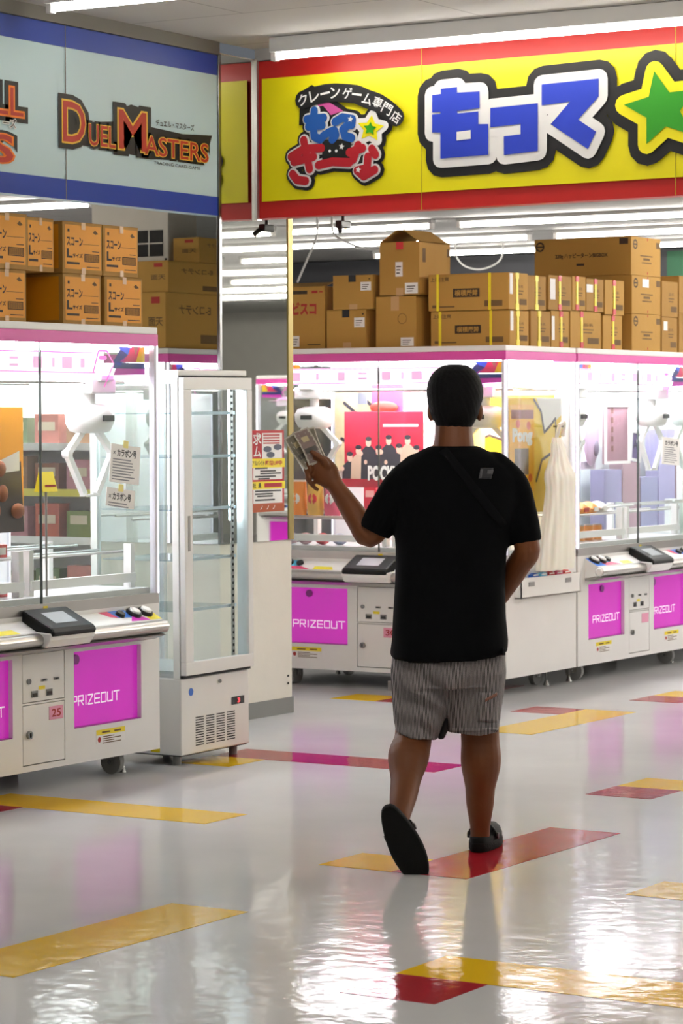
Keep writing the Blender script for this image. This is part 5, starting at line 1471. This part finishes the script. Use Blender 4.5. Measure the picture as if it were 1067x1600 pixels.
# feet inside the shoes
b.limb([aR + Vector((0, 0.0, -0.03)), aR + Vector((0.012, 0.09, -0.055)), aR + Vector((0.03, 0.18, -0.06))], [0.032, 0.032, 0.026], 12, 4)
hl, tl = P(602, 1280, -0.40), P(648, 1358, -0.385)
fdir = (tl - hl).normalized()
b.limb([aL, hl.lerp(tl, 0.35) + Vector((0, 0.055, 0)), hl.lerp(tl, 0.78) + Vector((0, 0.035, 0))], [0.036, 0.034, 0.026], 12, 4)
# left hand: palm, four fingers curled round the notes, thumb along their upper edge
k0 = P(498, 728, 0.135)
b.limb([wL, wL.lerp(k0, 0.55) + Vector((0.002, 0, 0)), k0], [(0.034, 0.028), (0.050, 0.030), (0.048, 0.026)], 14, 4, up=(0.6, -0.1, 0.8))
for i, (ax, az, mx_, mz, ex, ez, L) in enumerate(((492, 718, 482, 720, 486, 735, 0.0), (491, 730, 478, 733, 484, 748, 0.005), (494, 741, 480, 746, 488, 758, 0.01), (500, 750, 488, 757, 496, 765, 0.012))):
    r = (0.0105, 0.0108, 0.0102, 0.009)[i]
    b.limb([P(ax + 12, az + 2, 0.135), P(ax, az, 0.12 + 0.004 * i), P(mx_, mz, 0.115), P(ex, ez, 0.10)], [r + 0.001, r, r * 0.95, r * 0.85], 10, 4)
b.limb([P(515, 742, 0.12), P(508, 722, 0.10), P(497, 712, 0.10), P(487, 706, 0.105)], [0.014, 0.012, 0.0105, 0.009], 10, 4)
# right hand in front of the hips
k1 = P(760, 950, 0.22)
b.limb([wR, wR.lerp(k1, 0.5), k1], [(0.033, 0.024), (0.043, 0.022), (0.041, 0.018)], 14, 4, up=(0, 0.3, 1))
for i in range(4):
    o = Vector((0, 0.012 * (1.5 - i), -0.014 * (i - 1.5)))
    r = (0.0092, 0.0096, 0.0092, 0.008)[i]
    b.limb([k1 + o * 0.8, k1 + o + Vector((-0.035, 0.03, -0.01)), k1 + o + Vector((-0.05, 0.04, -0.035)), k1 + o + Vector((-0.035, 0.035, -0.05))], [r + 0.001, r, r * 0.95, r * 0.85], 10, 4)
b.limb([wR.lerp(k1, 0.35) + Vector((0, 0.0, 0.02)), wR.lerp(k1, 0.8) + Vector((0, 0.02, 0.045)), k1 + Vector((-0.02, 0.03, 0.045))], [0.013, 0.0115, 0.009], 10, 4)
body = link_mesh('body', remeshed(b, 0.0055, 3, 0.5), M_SKIN, person)
for s in (-1, 1):
    MB().ell((c.x + s * 0.033, 0.126, 1.630), (0.013, 0.008, 0.009), 12, 8).build('eye', mat('eye_white', '#d8d4cc', 0.3), body)

# hair: cropped cap with a tapered nape
hb = MB(); rings = []
for py, rx, ry, yo in ((569, 0.022, 0.03, 0.0), (572, 0.05, 0.06, 0.0), (579, 0.072, 0.085, 0.0), (588, 0.088, 0.100, -0.002), (600, 0.099, 0.108, -0.006), (612, 0.103, 0.110, -0.012), (624, 0.100, 0.105, -0.018), (636, 0.093, 0.095, -0.026), (648, 0.086, 0.082, -0.034), (656, 0.076, 0.070, -0.036), (665, 0.066, 0.062, -0.032), (674, 0.045, 0.045, -0.022)):
    q = P(711 if py < 630 else 710, py)
    rings.append([(q.x + rx * math.cos(2 * math.pi * i / 40), 0.03 + yo + ry * math.sin(2 * math.pi * i / 40), q.z) for i in range(40)])
hb.loft(list(reversed(rings)))
hm = remeshed(hb, 0.006, 2)
displace(hm, lambda x, y, z: 0.002 * np.sin(240 * x + 90 * z) * np.sin(170 * y + 60 * z))
link_mesh('hair', hm, M_HAIR, person)

# t-shirt: torso drawn by its outline at each height, plus sleeves
def torso_ring(pl, pr, py, ry, yo=0.0, tilt=0.0, n=36):
    a, b_ = P(pl, py), P(pr, py)
    cxx, rx = (a.x + b_.x) / 2, (b_.x - a.x) / 2
    out = []
    for i in range(n):
        t_ = 2 * math.pi * i / n
        ct, st_ = math.cos(t_), math.sin(t_)
        e = 0.80
        out.append((cxx + rx * math.copysign(abs(ct) ** e, ct), yo + ry * math.copysign(abs(st_) ** e, st_), a.z + tilt * ct))
    return out
sb = MB()
rings = [torso_ring(*a) for a in ((672, 746, 697, 0.075, -0.01), (660, 757, 702, 0.083, -0.01), (642, 776, 713, 0.095, -0.01), (620, 798, 729, 0.110, -0.005), (606, 815, 748, 0.122, 0.0), (612, 812, 785, 0.135, 0.0), (616, 800, 825, 0.142, 0.0), (618, 792, 860, 0.145, 0.0), (617, 789, 910, 0.145, 0.0), (614, 790, 960, 0.148, 0.0), (612, 794, 1000, 0.160, 0.0))]
rings.append(torso_ring(609, 793, 1019, 0.168, 0.0, 0.010))
# hem dips at the middle of the back
rings[-1] = [(p[0], p[1], p[2] - (0.022 if p[1] < 0 else 0.0) * abs(p[1]) / 0.15) for p in rings[-1]]
sb.loft(list(reversed(rings)))
sb.limb([P(655, 735, 0.0), P(628, 762, 0.0), P(603, 797, 0.003), P(585, 831, 0.008)], [(0.062, 0.075), (0.068, 0.078), (0.063, 0.066), (0.060, 0.062)], 20, 5, blunt=True)
sb.limb([P(770, 732, 0.0), P(797, 762, 0.0), P(813, 805, -0.006), P(822, 848, -0.014)], [(0.060, 0.075), (0.066, 0.078), (0.060, 0.064), (0.058, 0.058)], 20, 5, blunt=True)
sm = remeshed(sb, 0.0075, 4)
displace(sm, lambda x, y, z: 0.004 * np.sin(22 * z + 14 * x) * np.sin(9 * x + 3) + 0.003 * np.sin(30 * x - 18 * z))
shirt = link_mesh('t_shirt', sm, M_SHIRT, person)

# shorts: waist, two legs, folds
gb = MB()
rings = [torso_ring(*a) for a in ((622, 782, 985, 0.120, 0.0), (614, 788, 1012, 0.135, 0.0), (610, 791, 1050, 0.145, 0.0), (612, 788, 1072, 0.13, 0.0))]
gb.loft(list(reversed(rings)))
def leg_ring(pl, pr, py, ry, yo, drop=0.0, n=28):
    return torso_ring(pl, pr, py, ry, yo, drop, n)
gb.loft(list(reversed([leg_ring(*a) for a in ((611, 712, 1050, 0.125, 0.0), (611, 708, 1075, 0.115, 0.005), (613, 703, 1100, 0.11, 0.01), (615, 694, 1125, 0.108, 0.01), (618, 683, 1149, 0.105, 0.01, -0.016))])))
gb.loft(list(reversed([leg_ring(*a) for a in ((692, 791, 1050, 0.125, 0.0), (695, 788, 1075, 0.115, 0.01), (696, 785, 1100, 0.11, 0.02), (697, 782, 1125, 0.106, 0.03), (699, 779, 1144, 0.104, 0.035, 0.0))])))
gm = remeshed(gb, 0.006, 3)
def folds(x, y, z):
    lf = 0.018 * np.sin(62 * (z + 0.5 * x) + 2 * np.sin(14 * x)) * np.clip((0.66 - z) / 0.10, 0, 1) + 0.012 * np.sin(40 * (z + 1.0 * x) + 1.0)
    rt = 0.013 * np.sin(30 * (x * 0.9 - z * 0.6) + 0.7) + 0.005 * np.sin(52 * (z - 0.4 * x))
    s = np.clip((x + 0.02) / 0.04, 0, 1)
    return (lf * (1 - s) + rt * s) * np.clip((0.78 - z) / 0.05, 0, 1)      # drag folds on the trailing leg, softer ones on the other
displace(gm, folds)
def striped():
    m = bpy.data.materials.new('grey_pinstripe_cotton')
    m.use_nodes = True
    nt = m.node_tree
    bs = nt.nodes['Principled BSDF']
    tc = nt.nodes.new('ShaderNodeTexCoord')
    mp_ = nt.nodes.new('ShaderNodeMapping')
    mp_.inputs['Rotation'].default_value = (0, math.radians(3), 0)
    wv = nt.nodes.new('ShaderNodeTexWave')
    wv.wave_type = 'BANDS'; wv.bands_direction = 'X'
    wv.inputs['Scale'].default_value = 62.0
    wv.inputs['Distortion'].default_value = 0.6
    wv.inputs['Detail'].default_value = 0
    cr = nt.nodes.new('ShaderNodeValToRGB')
    cr.color_ramp.elements[0].position = 0.35; cr.color_ramp.elements[0].color = srgb('#343235')
    cr.color_ramp.elements[1].position = 0.65; cr.color_ramp.elements[1].color = srgb('#aca6a6')
    nt.links.new(tc.outputs['Object'], mp_.inputs['Vector'])
    nt.links.new(mp_.outputs['Vector'], wv.inputs['Vector'])
    nt.links.new(wv.outputs['Fac'], cr.inputs[0])
    nt.links.new(cr.outputs[0], bs.inputs['Base Color'])
    bs.inputs['Roughness'].default_value = 0.9
    return m
M_STRIPE = striped()
shorts = link_mesh('shorts', gm, M_STRIPE, person)

# patches that follow a garment's surface, seen from behind
def draped(name, me, grid, m, parent, lift=0.003, thick=0.002):
    tree = BVHTree.FromPolygons([v.co.copy() for v in me.vertices], [tuple(p.vertices) for p in me.polygons])
    rows = []
    for row in grid:
        out = []
        for px, py in row:
            o = P(px, py, -0.5); d = (P(px, py, 0.5) - o).normalized()
            hit = tree.ray_cast(o, d)
            out.append((hit[0] if hit[0] is not None else P(px, py, -0.14)) - d * lift)
        rows.append(out)
    nr, nc = len(rows), len(rows[0])
    mb = MB()
    mb.add([p for r in rows for p in r], [(j * nc + i, j * nc + i + 1, (j + 1) * nc + i + 1, (j + 1) * nc + i) for j in range(nr - 1) for i in range(nc - 1)], True)
    o = mb.build(name, m, parent)
    so = o.modifiers.new('thick', 'SOLIDIFY'); so.thickness = thick; so.offset = 0
    return o
def grid(pl, pr, pt, pb, nx=8, ny=8, shear=0.0):
    return [[(pl + (pr - pl) * i / (nx - 1) + shear * (pt + (pb - pt) * j / (ny - 1) - pt), pt + (pb - pt) * j / (ny - 1)) for i in range(nx)] for j in range(ny)]
M_TAG = mat('grey_print', '#5d5d60', 0.7)
draped('back_print', sm, grid(751, 771, 731, 748, 6, 6, -0.2), mat('charcoal_print', '#2f3034', 0.7), shirt, 0.004, 0.001)
draped('back_print', sm, grid(762, 771, 734, 741, 4, 4, -0.2), M_TAG, shirt, 0.0055, 0.001)
draped('back_print', sm, grid(751, 755, 733, 747, 3, 4, -0.2), M_TAG, shirt, 0.0055, 0.001)
draped('shoulder_strap', sm, [[(686 + t_ * 9.5 + i * 4.0, 706 + t_ * 12.0 - i * 2.6) for i in range(4)] for t_ in range(11)], mat('strap_black', '#0b0c0f', 0.9, spec=0.15), shirt, 0.002, 0.002)
draped('back_pocket', gm, grid(748, 779, 1082, 1128, 8, 10, -0.05), M_STRIPE, shorts, 0.005, 0.004)
draped('pocket_zip', gm, [[(758 + 2.6 * i, 1092 - 1.4 * i + 2.5 * j) for i in range(8)] for j in range(3)], mat('zip_multicolour', '#9a6a5a', 0.6, var=0.6, scale=90), shorts, 0.008, 0.002)
draped('pocket_flap', gm, grid(757, 789, 1012, 1024, 8, 4, 0.0), mat('dark_lining', '#17171c', 0.8), shorts, 0.004, 0.003)
draped('leg_hem', gm, grid(702, 778, 1137, 1143, 12, 3, 0.0), M_STRIPE, shorts, 0.004, 0.003)
MB().limb([P(700, 1105, 0.05), P(696, 1128, 0.05), P(689, 1148, 0.05)], [(0.016, 0.06), (0.018, 0.065), (0.016, 0.06)], 14, 4, up=(1, 0, 0)).build('inner_lining', mat('dark_lining', '#17171c', 0.8), shorts)
MB().limb([P(706, 1078, 0.10), P(703, 1095, 0.11), P(699, 1110, 0.11)], [0.004, 0.004, 0.005], 8, 4).build('drawcord', M_PAPER, shorts)
MB().box(-0.012, 0.0, -0.02, 0.0, -0.02, 0.015).build('side_tab', mat('tab_grey', '#a4a1a0', 0.7), shorts).location = P(611, 1070, 0.0)

# shoes: thick-soled black slip-on clogs
def outline(L, w_heel, w_ball, n=32):
    pts = []
    for i in range(n):
        a = 2 * math.pi * i / n
        s = (1 - math.cos(a)) / 2                       # 0 heel .. 1 toe
        ww = w_heel + (w_ball - w_heel) * (0.5 - 0.5 * math.cos(math.pi * min(1, s / 0.72)))
        pts.append((ww * math.copysign(abs(math.sin(a)) ** 0.75, math.sin(a)), L * s))
    return pts
M_SHOE = mat('black_eva_foam', '#090909', 0.7, spec=0.2, bump=0.1, bump_scale=200)
M_SOLE = mat('charcoal_sole', '#131312', 0.8, spec=0.2, bump=0.35, bump_scale=140)
def shoe(label):
    t = bpy.data.objects.new('shoe', None); col.objects.link(t); t.parent = person; t['label'] = label
    o = outline(0.295, 0.046, 0.058)
    MB().loft([[(x * 0.95, 0.15 + (y - 0.15) * 0.98, 0.0) for x, y in o], [(x * 1.03, y, 0.006) for x, y in o], [(x * 1.03, y, 0.026) for x, y in o], [(x * 0.98, y, 0.032) for x, y in o]]).build('sole', M_SOLE, t)
    rings = []
    for z_, k, ym in ((0.028, 0.98, -1), (0.048, 0.97, -1), (0.052, 0.93, 0.0), (0.066, 0.86, 0.11), (0.080, 0.64, 0.13), (0.086, 0.3, 0.15)):
        rings.append([(x * k, max(0.17 + (y - 0.17) * k, ym), z_) for x, y in o])
    MB().loft(rings).build('upper', M_SHOE, t)
    for s in (-1, 1):
        MB().cyl((s * 0.050, 0.115, 0.048), (s * 0.058, 0.115, 0.048), 0.012, 12).build('strap_rivet', M_BLACK, t)
        MB().limb([(s * 0.050, 0.115, 0.050), (s * 0.046, 0.10, 0.068), (s * 0.03, 0.12, 0.082)], [(0.010, 0.004)] * 3, 10, 4, up=(0, 1, 0)).build('strap', M_SHOE, t)
    return t
rs = shoe('black clog flat on the red tile strip')
heel = P(752, 1336, 0.08)
rs.location = (heel.x - 0.016, heel.y - 0.012, 0.0015); rs.rotation_euler = (0, 0, math.radians(-14))
ls = shoe('black clog with its sole turned to the viewer')
# its length axis runs heel to toe, its sole faces the viewer
yax = (P(655, 1372, -0.39) - P(603, 1264, -0.42)).normalized()
zax = Vector((0.10, 1, 0.0)); zax = (zax - yax * zax.dot(yax)).normalized()
xax = yax.cross(zax)
mm = Matrix.Identity(4)
hp = P(603, 1261, -0.425)
for i in range(3):
    mm[i][0] = xax[i]; mm[i][1] = yax[i]; mm[i][2] = zax[i]; mm[i][3] = hp[i]
ls.matrix_basis = mm

# banknotes fanned in the raised hand
M_NOTE = mat('banknote_print', '#857d6c', 0.6, var=0.45, scale=35)
M_NOTE2 = mat('banknote_print_rose', '#94807a', 0.6, var=0.45, scale=28)
M_NOTE_W = mat('banknote_margin', '#d6cfc0', 0.6)
notes = [(P(484, 730, 0.10), P(448, 678, 0.13), 0.070, 0.012, M_NOTE), (P(488, 726, 0.105), P(460, 672, 0.15), 0.066, -0.010, M_NOTE2), (P(494, 722, 0.11), P(472, 666, 0.17), 0.060, 0.008, M_NOTE)]
for i, (a, b_, wd, bend, m) in enumerate(notes):
    t = thing('banknote', ('front', 'middle', 'rear')[i] + ' banknote of the three fanned in the raised hand', 'banknote', person.matrix_basis @ Vector((0, 0, 0)), 0, 'banknotes held in the hand')
    t.location = (root_w[0], root_w[1], 0); t.rotation_euler = (0, 0, YAW)
    d = (b_ - a); L = 0.140; d.normalize()
    s = Vector((0.75, 0.35, 0.30)); s = (s - d * s.dot(d)).normalized(); nn = d.cross(s)
    def pt(u, v):                                       # u along 0..1, v across 0..1
        return a + d * L * u + s * wd * (v - 0.25) + nn * bend * (math.sin(math.pi * u) * 1.2 + (v - 0.5) ** 2 * 2)
    def sheet(u0, u1, v0, v1, lift, nu=8, nv=5):
        return MB().add([pt(u0 + (u1 - u0) * i_ / (nu - 1), v0 + (v1 - v0) * j / (nv - 1)) + nn * lift for j in range(nv) for i_ in range(nu)], [(j * nu + i_, j * nu + i_ + 1, (j + 1) * nu + i_ + 1, (j + 1) * nu + i_) for j in range(nv - 1) for i_ in range(nu - 1)], True)
    o = sheet(0, 1, 0, 1, 0).build('sheet', M_NOTE_W, t)
    so = o.modifiers.new('thick', 'SOLIDIFY'); so.thickness = 0.0006
    for sg in (-1, 1):
        sheet(0.04, 0.96, 0.07, 0.93, sg * 0.0008).build('print', m, t)
        sheet(0.62, 0.78, 0.3, 0.7, sg * 0.0012, 5, 4).build('oval_mark', mat('note_cream', '#d8c79a', 0.6), t)
        sheet(0.30, 0.44, 0.15, 0.85, sg * 0.0012, 5, 4).build('portrait_patch', mat('note_dark', '#5b5752', 0.6, var=0.4, scale=60), t)
